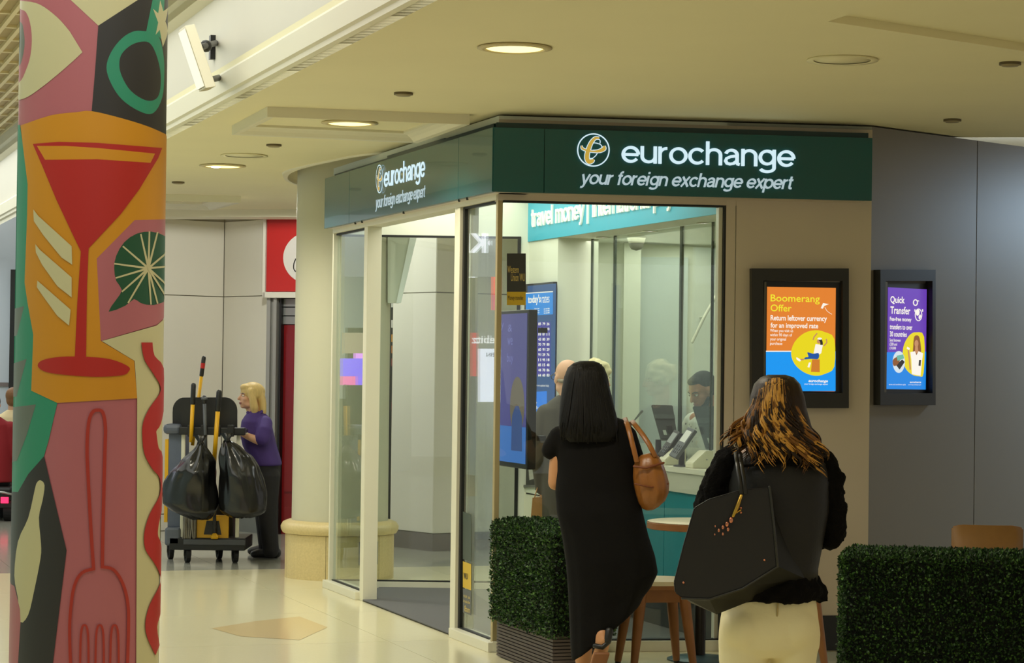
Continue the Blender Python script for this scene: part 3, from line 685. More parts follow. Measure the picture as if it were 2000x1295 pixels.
# ------------------------------------------------------------------ poster screens on the walls
OR = E('scr_orange', C(226, 128, 46)); SKY = E('scr_blue', C(10, 150, 240)); YEL = E('scr_yellow', C(232, 214, 24)); WHT = E('scr_white', C(250, 244, 232)); LEM = E('scr_lemon', C(240, 232, 50))
PUR = E('scr_purple', C(104, 62, 178)); SKY2 = E('scr_blue2', C(22, 132, 224)); SKIN_E = E('scr_skin', C(196, 140, 96)); JEAN = E('scr_jeans', C(24, 82, 160)); CASE = E('scr_case', C(206, 122, 40)); HAIRE = E('scr_hair', C(140, 84, 40)); DK = E('scr_dark', C(40, 36, 36))
def poster(name, label, pl, outer, inner, scr, base):
    t = thing(name, label, 'poster screen', base)
    b = B(); pframe(b, pl, outer, inner, 0.0, .05); obj('frame', b, BLACKF, t)
    b = B(); slab(b, pl, inner[0], inner[1], inner[2], inner[3], 0.001, .012); obj('bezel', b, BLACK, t)
    b = B(); slab(b, pl, inner[0] , inner[1] + 2, inner[0] + 4, inner[3] - 2, .012, .05); obj('edge_trim', b, M('trim_bronze', C(96, 90, 76), .4, .4), t)
    return t
FW_ = Plane(vw(0, -.0125), VD, VN)
p1 = poster('poster_screen', 'lit orange and blue poster screen in a black frame on the beige wall', FW_, (1464, 525, 1653, 797), (1487, 549, 1641, 768), None, FW_.hit(1558, 790))
def tl(par, pl, s, x0, y0, y1, x1, off=.0185, bold=0., mat=None, shear=0.):
    b = B(); txt(b, pl, s, x0, y0, y1, x1, off, bold, shear); obj('text_line', b, mat or WHT, par)
def dec(nm, par, pl, polys, mat, off):
    b = B()
    for p in polys: decal(b, pl, p, off)
    return obj(nm, b, mat, par)
b = B(); slab(b, FW_, 1496, 560, 1630, 763, .012, .016); obj('screen', b, OR, p1)
dec('blue_field', p1, FW_, [rect(1496, 686, 1632, 764)], SKY, .0165)
dec('divider_line', p1, FW_, [rect(1496, 685, 1560, 687.2)], WHT, .017)
dec('yellow_blob', p1, FW_, [smooth_poly([(1545, 690), (1552, 668), (1570, 651), (1592, 645), (1612, 649), (1629.5, 662), (1629.5, 716), (1612, 730), (1592, 734), (1570, 727), (1552, 711)], 3)], YEL, .0173)
tl(p1, FW_, 'Boomerang', 1505, 575, 593, 1601, .0185, .006, LEM); tl(p1, FW_, 'Offer', 1505, 594.5, 608, 1546, .0185, .006, LEM)
for s, x1, y0, y1 in (('Return leftover currency', 1615, 615, 629), ('for an improved rate', 1598, 630, 643)): tl(p1, FW_, s, 1505, y0, y1, x1, .0185, .02)
for i, (s, x1) in enumerate((('When you visit us', 1549), ('within 90 days of', 1547), ('your original', 1535), ('purchase', 1528))): tl(p1, FW_, s, 1504, 642.5 + i * 8.4, 650 + i * 8.4, x1, .0185, .008)
tl(p1, FW_, 'eurochange', 1579, 741, 748, 1617, .0185, .03, None, .2); tl(p1, FW_, 'your foreign exchange expert', 1571, 748.5, 752, 1617, .0185, .01)
dec('boomerang_drawing', p1, FW_, [[(1603, 602), (1607.5, 592), (1619, 594), (1610, 597.5), (1607, 603)], band(smooth_poly([(1611, 600), (1616, 608), (1625, 614)], 4, False), .8)], WHT, .0187)
dec('figure_skin', p1, FW_, [band([(1588, 664), (1590, 658), (1596, 651)], 2.4), band([(1609, 676), (1615, 669), (1614, 662)], 2.4), circ((1599.5, 667), 4.2, 14), band([(1570, 702), (1560, 703)], 3)], SKIN_E, .0192)
dec('figure_hair', p1, FW_, [smooth_poly([(1597, 662), (1605, 663), (1607, 673), (1602, 675), (1602, 668)], 3)], DK, .0194)
dec('figure_shirt', p1, FW_, [[(1593, 672), (1607, 674), (1604, 690), (1599, 693), (1589, 690)]], WHT, .0196)
dec('figure_hat', p1, FW_, [circ((1601, 661.5), 4.5, 14, 2.2)], WHT, .0196)
for q in (smooth_poly([(1556, 698), (1564, 703), (1562, 706), (1556, 702)], 3), [(1580, 708), (1584, 708), (1581, 718), (1577, 717)]): dec('figure_shoe', p1, FW_, [q], WHT, .0196)
dec('figure_jeans', p1, FW_, [smooth_poly([(1577, 688), (1588, 691), (1599, 690), (1598, 701), (1584, 701), (1571, 702), (1573, 698), (1579, 697)], 3)], JEAN, .0198)
dec('suitcase_drawing', p1, FW_, [[(1586, 702), (1601, 702), (1601, 727), (1584, 726)]], CASE, .0194)
p2 = poster('poster_screen', 'lit purple and blue poster screen on the grey wall, nearer the right edge', RPL, (1706, 527, 1814, 791), (1717, 549, 1808, 768), None, RPL.hit(1760, 785))
b = B(); slab(b, RPL, 1732, 561, 1807, 759, .012, .016); obj('screen', b, PUR, p2)
dec('blue_field', p2, RPL, [[(1730, 688), (1809, 687), (1808, 761), (1728, 760)]], SKY2, .0165)
dec('yellow_blob', p2, RPL, [smooth_poly([(1763, 694), (1766, 672), (1777, 654), (1790, 649), (1805, 658), (1804, 728), (1795, 735), (1780, 731), (1768, 718)], 3)], YEL, .0173)
tl(p2, RPL, 'Quick', 1739, 578, 594, 1767, .0185, .02); tl(p2, RPL, 'Transfer', 1739, 598, 613, 1778, .0185, .02)
for i, (s, x1) in enumerate((('Fee-free money', 1780), ('transfers to over', 1782), ('30 countries', 1771))): tl(p2, RPL, s, 1738, 618.5 + i * 14.2, 629 + i * 14.2, x1, .0185, .02)
for i, (s, x1) in enumerate((('Send between', 1759), ('£200 and', 1752), ('£10,000', 1750))): tl(p2, RPL, s, 1737.5, 661 + i * 8, 667 + i * 8, x1, .0185, .01)
tl(p2, RPL, 'eurochange', 1777, 744.5, 749, 1799, .0185, .02); tl(p2, RPL, 'your foreign exchange expert', 1774, 750, 753, 1799, .0185); tl(p2, RPL, 'terms and conditions apply', 1736, 749.5, 753, 1769, .0185)
dec('globe_drawing', p2, RPL, [band(circ((1794, 615), 6.5, 22, 11.5) + [(1800.5, 615)], 1.6), smooth_poly([(1790, 606), (1795, 605), (1796, 612), (1792, 617), (1789, 613)], 3), smooth_poly([(1794, 619), (1797, 614), (1799, 618), (1796, 624)], 3), band(circ((1788, 591), 4, 18, 5.5) + [(1792, 591)], 2), band([(1790, 587), (1795, 588)], 1.6), rect(1786, 604, 1788, 609), rect(1801, 604, 1803, 609)], WHT, .0187)
dec('white_oval', p2, RPL, [circ((1755.5, 707), 12, 26, 21.5)], E('scr_pale', C(214, 226, 232)), .0186)
dec('hand_drawing', p2, RPL, [smooth_poly([(1744, 703), (1753, 697), (1758, 703), (1752, 713), (1745, 714)], 3)], HAIRE, .019)
dec('card_drawing', p2, RPL, [[(1751, 695), (1764, 692), (1766, 700), (1753, 705)]], E('scr_mint', C(110, 180, 160)), .0192)
dec('handset_drawing', p2, RPL, [[(1750, 713), (1762, 702), (1767, 707), (1757, 722)]], DK, .0188)
dec('figure_hair', p2, RPL, [smooth_poly([(1785, 660), (1790, 655), (1796, 660), (1799, 690), (1790, 700), (1780, 703), (1783, 685)], 3)], HAIRE, .019)
dec('figure_skin', p2, RPL, [circ((1790, 671), 3.8, 16, 7), [(1787.5, 676), (1792.5, 676), (1794, 690), (1787, 690)], band([(1778, 722), (1776, 700), (1774, 684)], 3), band([(1798, 720), (1796, 706)], 4)], SKIN_E, .0192)
dec('figure_shirt', p2, RPL, [[(1778, 688), (1787, 686), (1790, 694), (1794, 686), (1803, 690), (1801, 704), (1798, 734), (1781, 731), (1780, 704)], [(1772, 677), (1777, 680), (1776, 684), (1771, 681)]], WHT, .0194)
dec('phone_drawing', p2, RPL, [[(1795, 703), (1799, 703), (1798, 715), (1794, 714)]], DK, .0196)

# ------------------------------------------------------------------ rates screen on the counter wall, leaflet rack, window screen
rt = thing('rates_screen', 'tall blue digital screen of exchange rates on the wall left of the counter', 'screen', CPL.hit(1055, 850))
CP2 = CPL
b = B(); slab(b, CP2, 1028, 556, 1084, 858, .002, .03); obj('housing', b, BLACK, rt)
b = B(); slab(b, CP2, 1027, 559, 1082.5, 855, .03, .032); obj('screen', b, E('rates_bg', C(24, 74, 128)), rt)
dec('top_field', rt, CP2, [[(1027, 574), (1080, 571), (1080, 614), (1027, 617)]], E('rates_sky', C(0, 136, 222)), .033)
dec('top_line', rt, CP2, [[(1027, 572), (1080, 568.5), (1080, 570.5), (1027, 574)]], WHT, .034)
b = B(); txt(b, CP2, "today's", 1031, 577, 597, 1056, .034, .03); txt(b, CP2, 'rates', 1058, 578, 592, 1073, .034, .0)
for i in range(3): txt(b, CP2, 'buy', 1044 + i * 0, 602 + i * 4, 604.5 + i * 4, 1054, .034, .02); txt(b, CP2, 'sell', 1062, 602 + i * 4, 604.5 + i * 4, 1073, .034, .02)
obj('heading', b, WHT, rt)
b = B(); c = B(); rr = random.Random(3)
dec('figures_field', rt, CP2, [[(1041, 629), (1075, 628), (1075, 733), (1041, 734)]], E('rates_purple', C(52, 44, 150)), .033)
for i in range(11):
    y = 630 + i * 10
    decal(c, CP2, rect(1028, y, 1038, y + 4.5), .034)
    for j in range(4): txt(b, CP2, '%02d' % rr.randint(10, 99), 1043 + j * 8.2, y, y + 5.5, 1048.5 + j * 8.2, .034, .03)
obj('rate_figures', b, WHT, rt); obj('currency_tabs', c, E('rates_tab', C(70, 170, 240)), rt)
dec('offer_field', rt, CP2, [[(1032, 766), (1068, 764), (1068, 842), (1032, 844)]], E('rates_sky2', C(0, 120, 222)), .033)
b = B(); txt(b, CP2, '0', 1036, 770, 799, 1042.5, .034, .02); txt(b, CP2, '%', 1043, 785, 799, 1049, .034, .02); txt(b, CP2, 'commission', 1050, 794, 800, 1066, .034); txt(b, CP2, 'on currency', 1040, 805, 811, 1060, .034); txt(b, CP2, 'eurochange', 1040, 820, 828, 1064, .034, .02); txt(b, CP2, 'all rates shown are updated daily', 1031, 750, 755, 1072, .034)
obj('offer_text', b, WHT, rt)
lr = thing('leaflet_rack', 'dark recessed leaflet rack below the blue rates screen', 'rack', CPL.hit(1050, 940))
b = B(); pframe(b, CPL, (1024, 866, 1082, 952), (1027, 871, 1079, 947), 0, .02); obj('rack_frame', b, M('rack_grey', C(96, 96, 92), .4), lr)
b = B(); slab(b, CPL, 1027, 871, 1079, 947, .001, .004); obj('rack_back', b, BLACKF, lr)
for k in range(3):
    b = B(); decal(b, CPL, [(1030 + k * 14, 888), (1040 + k * 14, 886), (1043 + k * 14, 935), (1034 + k * 14, 938)], .03); 
    tag(obj('leaflet', b, M('leaflet_paper', C(170, 168, 158), .5, var=.3, scale=40)), ['leftmost', 'middle', 'rightmost'][k] + ' pale leaflet standing in the dark rack below the rates screen', 'leaflet', 'leaflets in the wall rack')
cbd = thing('wall_cupboard', 'white low cupboard door under the leaflet rack', 'cupboard', CPL.hit(1060, 1000))
b = B(); slab(b, CPL, 1024, 961, 1090, 1200, 0, .015); obj('door', b, WHITE, cbd)
b = B(); slab(b, CPL, 1028, 962, 1062, 964.5, .015, .018); obj('shadow_gap', b, BLACKF, cbd)
ws = thing('window_screen', 'slim black display hanging in the window corner with a violet picture', 'display', uw(.5, .3, 1.0))
WPL = Plane(uw(.5, .25), -UD, -ND)
zt_, zb_ = at(1000, 605, 13.3).z, at(1000, 915, 13.3).z
b = B(); box(b, uw(.12, .235, zb_), UD * .60, ND * .055, ZD * (zt_ - zb_), .006); obj('housing', b, BLACK, ws)
SA = E('ws_violet', C(66, 62, 126)); SB = E('ws_blue', C(48, 104, 176))
wp = lambda L, z: uw(L, .233, z)
b = B(); quad(b, wp(.70, zb_ + .03), wp(.14, zb_ + .03), wp(.14, zt_ - .02), wp(.70, zt_ - .02)); obj('screen', b, SA, ws)
b = B(); quad(b, uw(.70, .2325, zb_ + .03), uw(.14, .2325, zb_ + .03), uw(.14, .2325, zb_ + .24), uw(.70, .2325, zb_ + .24)); obj('blue_field', b, SB, ws)
WP2 = Plane(uw(0, .2318), -UD, -ND)
def wsp(c, r, r2): return [uw(c[0] + r * math.cos(a), .2322, c[1] + r2 * math.sin(a)) for a in (2 * PI * i / 24 for i in range(24))]
b = B(); b.faces.new([b.verts.new(p) for p in wsp((.3, zb_ + .36), .13, .17)]); obj('yellow_blob', b, E('ws_olive', C(96, 86, 70)), ws)
b = B(); b.faces.new([b.verts.new(p) for p in [uw(.3 + x, .2319, zb_ + z) for x, z in ((-.1, .1), (-.09, .3), (-.03, .36), (.03, .36), (.09, .3), (.1, .1))]]); obj('figure_shape', b, E('ws_navy', C(40, 66, 120)), ws)
b = B(); txt(b, WP2, 'Buy', 968, 626, 646, 984, 0, .0); txt(b, WP2, '&', 992, 634, 648, 1000, 0); txt(b, WP2, 'we', 991, 660, 674, 1001, 0); txt(b, WP2, 'buy', 990, 690, 712, 1002, 0); obj('screen_text', b, E('ws_text', C(110, 112, 170)), ws)
for px in (650, 860):
    b = B(); box(b, uw(.1, .285, at(1000, px, 13.2).z), -UD * .05, ND * .04, ZD * .03); obj('bracket', b, BLACK, ws)
FG = Plane(vw(0, .028), VD, VN)
st = thing('window_sticker', 'dark and yellow money transfer sticker on the front window beside the corner', 'sticker', FG.hit(1008, 598))
b = B(); decal(b, FG, rect(990, 495, 1027, 570), 0.0); obj('dark_field', b, M('sticker_dark', C(52, 52, 48), .4), st)
b = B(); decal(b, FG, rect(990, 570, 1027, 596), 0.0); obj('yellow_field', b, M('sticker_yellow', C(206, 170, 30), .4), st)
b = B(); txt(b, FG, 'Western', 991, 519, 533, 1013, .002); txt(b, FG, 'Union WU', 998, 534, 549, 1025, .002); obj('sticker_text', b, M('sticker_cream', C(222, 196, 110), .5), st)
b = B(); txt(b, FG, 'Money transfer', 992, 577, 588, 1022, .002); obj('sticker_caption', b, BLACK, st)
LG = Plane(uw(0, .028), -UD, -ND)
st = thing('window_sticker', 'tall dark and yellow sticker low on the mall-side pane left of the hedge', 'sticker', LG.hit(912, 1200))
for nm, y0, y1, mt_ in (('green_field', 1003, 1096, M('sticker_green', C(58, 70, 58), .4)), ('yellow_field', 1100, 1151, MATS['sticker_yellow']), ('grey_field', 1153, 1200, M('sticker_grey', C(84, 88, 92), .4))):
    b = B(); decal(b, LG, [(904, y0 - 4), (920, y0 + 2), (920, y1 + 2), (904, y1 - 4)], 0); obj(nm, b, mt_, st)
b = B(); txt(b, LG, 'WU', 905, 1118, 1130, 913, .002, .02); obj('sticker_mark', b, BLACK, st)
b = B(); txt(b, LG, 'visit us', 905, 1160, 1166, 918, .002); txt(b, LG, 'inside', 905, 1170, 1176, 918, .002); txt(b, LG, '8am', 907, 1182, 1194, 918, .002); obj('sticker_text', b, MATS['sticker_cream'], st)

# ------------------------------------------------------------------ ceiling fittings
LAMP = E('lamp_glow', C(255, 236, 150), 2.2); LAMP2 = E('lamp_core', C(255, 250, 250), 5.)
TRIMW = M('lamp_trim', C(214, 198, 150), .45)
labs = ['largest round ceiling downlight, nearest the camera', 'round ceiling downlight in line above the doorway sign', 'small bright ceiling downlight farthest along the mall']
for i, ((px, py), lb) in enumerate(zip(LAMPS, labs)):
    c = Z(px, py, CEIL); r = .135
    t = thing('ceiling_downlight', lb, 'light', c, 0, 'recessed downlights in the mall ceiling')
    b = B(); lathe(b, c, [(r * 1.0, -.001), (r * 1.22, -.002), (r * 1.25, -.007), (r * 1.0, -.014), (r * .96, -.004)], 36, False); obj('trim_ring', b, TRIMW, t, True)
    b = B(); lathe(b, c, [(r * .97, -.004), (r * .9, -.009), (.001, -.012)], 32, False); obj('diffuser', b, LAMP, t, True)
    if i == 2:
        b = B(); ball(b, c + V(-.05, 0, -.012), (.035, .035, .008)); obj('lamp', b, LAMP2, t, True)
for (px, py), lb in (((1645, 116), 'unlit round ceiling fitting flush with the ceiling at upper right'), ((477, 303), 'unlit flush round ceiling fitting near the far bright downlight')):
    c = Z(px, py, CEIL); t = thing('ceiling_fitting', lb, 'light', c)
    b = B(); lathe(b, c, [(.13, 0), (.16, -.001), (.163, -.008), (.13, -.006)], 32, False); obj('trim_ring', b, CREAM, t, True)
    b = B(); lathe(b, c, [(.128, 0), (.128, -.003), (.001, -.003)], 32, False); obj('cover', b, CREAM, t, True)
for (px, py), lb in (((788, 181), 'small dark ceiling disc above the left green sign'), ((535, 282), 'small dark ceiling disc between two downlights on the left'), ((348, 355), 'small dark ceiling disc farthest away, beside the painted column'), ((1860, 233), 'small dark ceiling disc near the grey wall'), ((1973, 122), 'grey ceiling disc at the right edge of the picture')):
    c = Z(px, py, CEIL); t = thing('smoke_detector', lb, 'detector', c)
    b = B(); lathe(b, c, [(.05, 0), (.05, -.012), (.044, -.012)], 24); obj('base', b, M('detector_dark', C(96, 82, 50), .5), t, True, angle=30)
    b = B(); lathe(b, c, [(.044, -.012), (.036, -.018), (.001, -.02)], 24, False); obj('cap', b, M('detector_cap', C(150, 136, 100), .5), t, True)
SPK = E('staff_lamp', C(255, 232, 250), 3.); SPY = E('staff_lamp_warm', C(255, 226, 170), 1.6)
for px, py, mt_, lb in ((1178, 463, SPK, 'leftmost bright spot in the staff ceiling behind the security glass'), (1270, 451, SPK, 'middle bright spot in the staff ceiling above the dome camera'), (1375, 435, SPK, 'rightmost bright spot in the staff ceiling near the window edge')):
    c = Z(px, py, bz); b = B(); lathe(b, c, [(.03, 0), (.05, -.002), (.05, -.006), (.03, -.006)], 24, False); t = thing('ceiling_spotlight', lb, 'light', c); obj('rim', b, WHITE, t, True)
    b = B(); lathe(b, c, [(.032, -.003), (.001, -.005)], 20, False); obj('lamp', b, mt_, t)
dcm = at(1243, 470, 15.6); dcm.z = bz
t = thing('dome_camera', 'white dome security camera under the staff ceiling', 'camera', dcm)
b = B(); lathe(b, dcm, [(.062, 0), (.062, -.02), (.055, -.05), (.05, -.055)], 28); obj('housing', b, WHITE, t, True, angle=40)
b = B(); lathe(b, dcm, [(.05, -.055), (.048, -.075), (.035, -.095), (.001, -.105)], 28, False); obj('dome', b, M('dome_grey', C(120, 118, 110), .1), t, True)
# projecting pale flood panel on the upper wall
t = thing('wall_floodlight', 'pale slab-shaped floodlight on black brackets high on the upper wall', 'light', ew(Le(13.6), -.0, 3.5))
fp = lambda px, py, d: at(px, py, d)
hw = ew(0, .04); 
a0, a1 = WU.hit(361, 50, .32), WU.hit(402, 172, .32)
b = B(); tdir = (a1 - a0); X = -UD
b2 = [a0, a0 + X * .0]
fd = UD * .42
box(b, a0, tdir, fd * .45, ND * .0 + V(.055, .0, .01), .006); obj('lamp_housing', b, M('flood_cream', C(206, 196, 164), .45), t)
b = B(); box(b, a0 + V(-.006, -.002, -.004) + tdir * .04, tdir * .92, fd * .45, V(.004, 0, 0)); obj('front_glass', b, M('flood_glass', C(214, 210, 188), .25), t)
for (x0, y0), (x1, y1) in (((392, 92), (414, 84)), ((402, 158), (428, 150))):
    b = B(); p, q = WU.hit(x0, y0, .27), WU.hit(x1 + 8, y1, .0)
    tube(b, [p, (p + q) / 2, q], .018, 8); obj('bracket_arm', b, BLACK, t, True)
b = B(); p = WU.hit(421, 92, .0); box(b, p - ZD * .07, UD * .05, -ND * .03, ZD * .14); obj('bracket_plate', b, BLACK, t)
b = B(); ball(b, WU.hit(402, 90, .18), .035, sub=2); obj('knuckle', b, BLACK, t, True)

# ------------------------------------------------------------------ shop fronts across the hall (left of the frame; they show in the glass)
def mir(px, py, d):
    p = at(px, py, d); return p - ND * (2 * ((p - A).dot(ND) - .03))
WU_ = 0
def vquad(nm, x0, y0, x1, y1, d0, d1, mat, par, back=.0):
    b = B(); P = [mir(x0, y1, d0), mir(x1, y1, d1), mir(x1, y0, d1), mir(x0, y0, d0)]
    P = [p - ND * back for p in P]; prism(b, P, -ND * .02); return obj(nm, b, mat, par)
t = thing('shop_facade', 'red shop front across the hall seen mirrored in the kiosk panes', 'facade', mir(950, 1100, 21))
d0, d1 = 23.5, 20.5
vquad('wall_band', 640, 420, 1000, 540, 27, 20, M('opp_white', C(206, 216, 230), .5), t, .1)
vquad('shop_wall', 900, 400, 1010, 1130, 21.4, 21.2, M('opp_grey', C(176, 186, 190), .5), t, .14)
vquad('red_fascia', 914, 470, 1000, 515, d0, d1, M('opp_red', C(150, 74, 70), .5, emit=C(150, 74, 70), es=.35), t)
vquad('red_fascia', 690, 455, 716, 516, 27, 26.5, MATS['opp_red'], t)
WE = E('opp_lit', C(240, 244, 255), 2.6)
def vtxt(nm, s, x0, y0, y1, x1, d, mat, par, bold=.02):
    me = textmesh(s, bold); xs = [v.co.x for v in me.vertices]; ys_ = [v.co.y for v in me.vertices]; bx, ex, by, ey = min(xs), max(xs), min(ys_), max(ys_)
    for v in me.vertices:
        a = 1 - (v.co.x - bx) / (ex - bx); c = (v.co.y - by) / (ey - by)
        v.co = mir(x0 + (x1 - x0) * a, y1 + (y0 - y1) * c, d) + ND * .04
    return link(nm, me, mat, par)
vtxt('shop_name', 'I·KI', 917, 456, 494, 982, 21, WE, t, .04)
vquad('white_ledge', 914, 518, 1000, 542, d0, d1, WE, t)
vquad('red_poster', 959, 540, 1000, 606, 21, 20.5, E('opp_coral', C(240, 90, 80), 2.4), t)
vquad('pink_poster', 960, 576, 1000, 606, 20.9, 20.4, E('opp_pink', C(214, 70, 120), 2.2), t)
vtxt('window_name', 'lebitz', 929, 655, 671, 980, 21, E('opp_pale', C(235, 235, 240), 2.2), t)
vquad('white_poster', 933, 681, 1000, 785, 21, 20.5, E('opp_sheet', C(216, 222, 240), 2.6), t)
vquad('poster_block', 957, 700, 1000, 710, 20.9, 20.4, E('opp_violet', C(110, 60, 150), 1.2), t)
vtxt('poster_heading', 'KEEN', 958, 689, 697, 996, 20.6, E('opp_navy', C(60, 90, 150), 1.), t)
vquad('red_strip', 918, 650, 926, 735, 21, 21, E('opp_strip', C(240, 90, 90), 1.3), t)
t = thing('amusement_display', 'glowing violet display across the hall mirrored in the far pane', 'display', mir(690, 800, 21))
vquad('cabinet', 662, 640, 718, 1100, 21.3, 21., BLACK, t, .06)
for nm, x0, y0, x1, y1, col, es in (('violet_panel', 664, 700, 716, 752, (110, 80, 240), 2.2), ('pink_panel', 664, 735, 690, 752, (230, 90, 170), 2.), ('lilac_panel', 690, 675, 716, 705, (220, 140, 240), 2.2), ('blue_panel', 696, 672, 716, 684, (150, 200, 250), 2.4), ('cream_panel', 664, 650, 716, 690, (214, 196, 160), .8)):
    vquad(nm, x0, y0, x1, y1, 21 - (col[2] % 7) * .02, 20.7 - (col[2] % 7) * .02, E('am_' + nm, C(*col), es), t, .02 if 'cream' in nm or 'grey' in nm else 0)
# ------------------------------------------------------------------ painted column in the foreground
pc = V(-1.706, 9.3, 0); PR = .2937
col = thing('painted_column', 'round column painted with a red cocktail glass, citrus slice and fork', 'column', pc)
P_PINK = M('paint_pink', C(178, 100, 106), .42); P_OR = M('paint_orange', C(206, 138, 20), .42); P_RED = M('paint_red', C(178, 32, 24), .42); P_BLK = M('paint_black', C(46, 42, 40), .42)
P_CRM = M('paint_cream', C(202, 192, 146), .42); P_GRN = M('paint_green', C(46, 140, 106), .42); P_DGR = M('paint_dark_green', C(26, 78, 48), .42); P_GRY = M('paint_grey', C(104, 110, 98), .42); P_FORK = M('paint_brick_red', C(170, 46, 32), .42)
b = B(); lathe(b, pc, [(PR, 0), (PR, HZ + .03)], 96); obj('shaft', b, P_PINK, col, True, angle=40)
b = B(); lathe(b, pc, [(PR + .004, 0), (PR + .004, .12), (PR + .001, .125)], 64, False); obj('foot_band', b, STEEL, col, True)
def oncol(px, py, off):
    d = ray(px, py); h = math.hypot(d.x, d.y); dx, dy = d.x / h, d.y / h; r = PR + off
    tca = pc.x * dx + pc.y * dy; q = pc.x * dy - pc.y * dx          # perpendicular miss distance
    if abs(q) >= r * .9995:
        s = math.copysign(r * .9995, q); ang = math.atan2(pc.x, pc.y) - math.asin(s / math.hypot(pc.x, pc.y)); dx, dy = math.sin(ang), math.cos(ang); tca = pc.x * dx + pc.y * dy; q = s
    t = tca - math.sqrt(max(0, r * r - q * q)); return V(dx * t, dy * t, 1.6 + d.z * t / h)
LAY = [0]
def paint(nm, poly, mat, holes=()):
    LAY[0] += 1; off = .0006 + LAY[0] * .00016
    xs = [p[0] for p in poly]; ys = [p[1] for p in poly]
    ya, yb = min(ys) - 5, max(ys) + 5; cuts = []
    for k in range(-36, 37):
        xa, xb = (180.8 - .0113 * y + 146 * math.sin(math.radians(2.5 * k)) for y in (ya, yb))
        if min(xs) - 20 < xa < max(xs) + 20: cuts.append(((xa, ya), (xb, yb)))
    tv, tf = fill2d(poly, holes, cuts); b = B(); vs = [b.verts.new(oncol(v.x, v.y, off)) for v in tv]
    for f in tf: b.faces.new([vs[i] for i in f])
    bmesh.ops.recalc_face_normals(b, faces=b.faces); bmesh.ops.delete(b, geom=[v for v in b.verts if not v.link_faces], context='VERTS')
    return obj(nm, b, mat, col, True)
paint('painted_wedge', [(136, -25), (136, -2), (192, 50), (272, -2), (272, -25)], P_CRM)
paint('painted_black_field', [(192, 50), (186, 134), (179, 217), (238, 231), (292, 248), (334, 267), (334, -25), (272, -25), (272, -2)], P_BLK)
paint('painted_ring', smooth_poly([(262, 61), (285, 61), (300, 62), (312, 76), (319, 105), (321, 140), (317, 190), (299, 221), (272, 217), (238, 194), (217, 163), (208, 132), (217, 102), (238, 75)], 4), P_GRN, [smooth_poly([(282, 81), (258, 87), (238, 105), (233, 126), (238, 149), (255, 177), (282, 195), (302, 195), (312, 180), (314, 146), (307, 112), (296, 88)], 4)])
paint('painted_stem', [(285, 64), (302, -20), (322, -20), (318, 80), (305, 66)], P_GRN)
paint('painted_star', [(299, 17), (309, 26), (313, 0), (319, 22), (330, 14), (323, 42), (330, 60), (318, 92), (312, 58), (304, 68), (309, 44)], P_CRM)
paint('painted_eye', smooth_poly([(12, 4), (45, 2), (78, 9), (112, 34), (136, 61)], 4, False) + [(161, 102)] + smooth_poly([(143, 119), (112, 146), (78, 173), (48, 192), (12, 200)], 4, False), P_CRM)
paint('painted_iris', smooth_poly([(12, 18), (42, 19), (53, 28), (60, 52), (62, 80), (59, 110), (51, 136), (38, 160), (12, 166)], 4), P_PINK)
paint('painted_pupil', smooth_poly([(12, 43), (40, 43), (46, 60), (48, 85), (44, 112), (36, 130), (12, 132)], 4), P_GRY)
paint('painted_green_field', [(12, 243), (39, 244), (44, 279), (54, 360), (53, 420), (48, 552), (54, 593), (65, 654), (61, 763), (112, 787), (95, 860), (86, 891), (55, 926), (35, 961), (12, 960)], P_GRN)
for q in ([(12, 607), (47, 598), (33, 655), (12, 662)], [(12, 715), (52, 701), (32, 775), (12, 775)], [(12, 797), (70, 790), (52, 850), (33, 900), (12, 905)]): paint('painted_grey_spike', q, P_GRY)
paint('painted_black_field', [(86, 891), (130, 1075), (99, 1330), (12, 1330), (12, 960), (35, 961), (55, 926)], P_BLK)
paint('painted_bottle', smooth_poly([(79, 938), (87, 948), (83, 978), (76, 1011), (80, 1062), (79, 1091), (66, 1157), (55, 1201), (40, 1215), (35, 1168), (28, 1124), (35, 1058), (55, 1012), (68, 956), (72, 943)], 3), P_CRM)
paint('painted_red_field', [(12, 1135), (28, 1145), (39, 1190), (40, 1216), (33, 1330), (12, 1330)], P_PINK)
paint('painted_orange_field', smooth_poly([(40, 245), (100, 225), (150, 219), (179, 217), (238, 231), (292, 248), (334, 267)], 3, False) + [(334, 428), (263, 430), (189, 505), (197, 666), (262, 705), (268, 778), (112, 787), (61, 763), (65, 654), (54, 593), (48, 552), (53, 420), (54, 360), (44, 279)], P_OR)
paint('painted_pink_field', [(263, 430), (334, 428), (334, 600), (324, 618), (306, 634), (197, 666), (189, 505)], P_PINK)
paint('painted_cream_field', [(199, 666), (306, 636), (324, 620), (334, 610), (334, 1330), (266, 1330), (268, 778), (263, 705)], P_CRM)
paint('painted_citrus', smooth_poly([(238, 566)] + [(290 + 67 * math.cos(math.radians(a)), 524 + 72 * math.sin(math.radians(a))) for a in (160, 180, 200, 225, 250, 275, 300, 325, 345)] + [(357, 530), (352, 560), (330, 584), (300, 596), (275, 592), (262, 584), (245, 597), (212, 609), (228, 584)], 2), P_DGR)
for q in [(240, 481), (275, 457), (292, 452), (308, 453), (223, 515), (226, 543), (238, 570), (250, 592), (295, 595), (308, 593), (330, 490), (332, 520), (330, 560), (328, 585)]: paint('painted_segment_line', band([(290, 524), q], 4.2, 3), P_CRM)
paint('painted_cocktail_glass', [(64, 281), (115, 277), (190, 279), (317, 289), (309, 309), (272, 370), (236, 418), (203, 453), (173, 485), (170, 560), (168, 699), (146, 699), (151, 590), (158, 491), (143, 460), (110, 390), (85, 330)], P_RED)
paint('painted_glass_rim', [(72, 285), (129, 285), (190, 289), (303, 300), (294, 318), (190, 311), (88, 312)], P_OR)
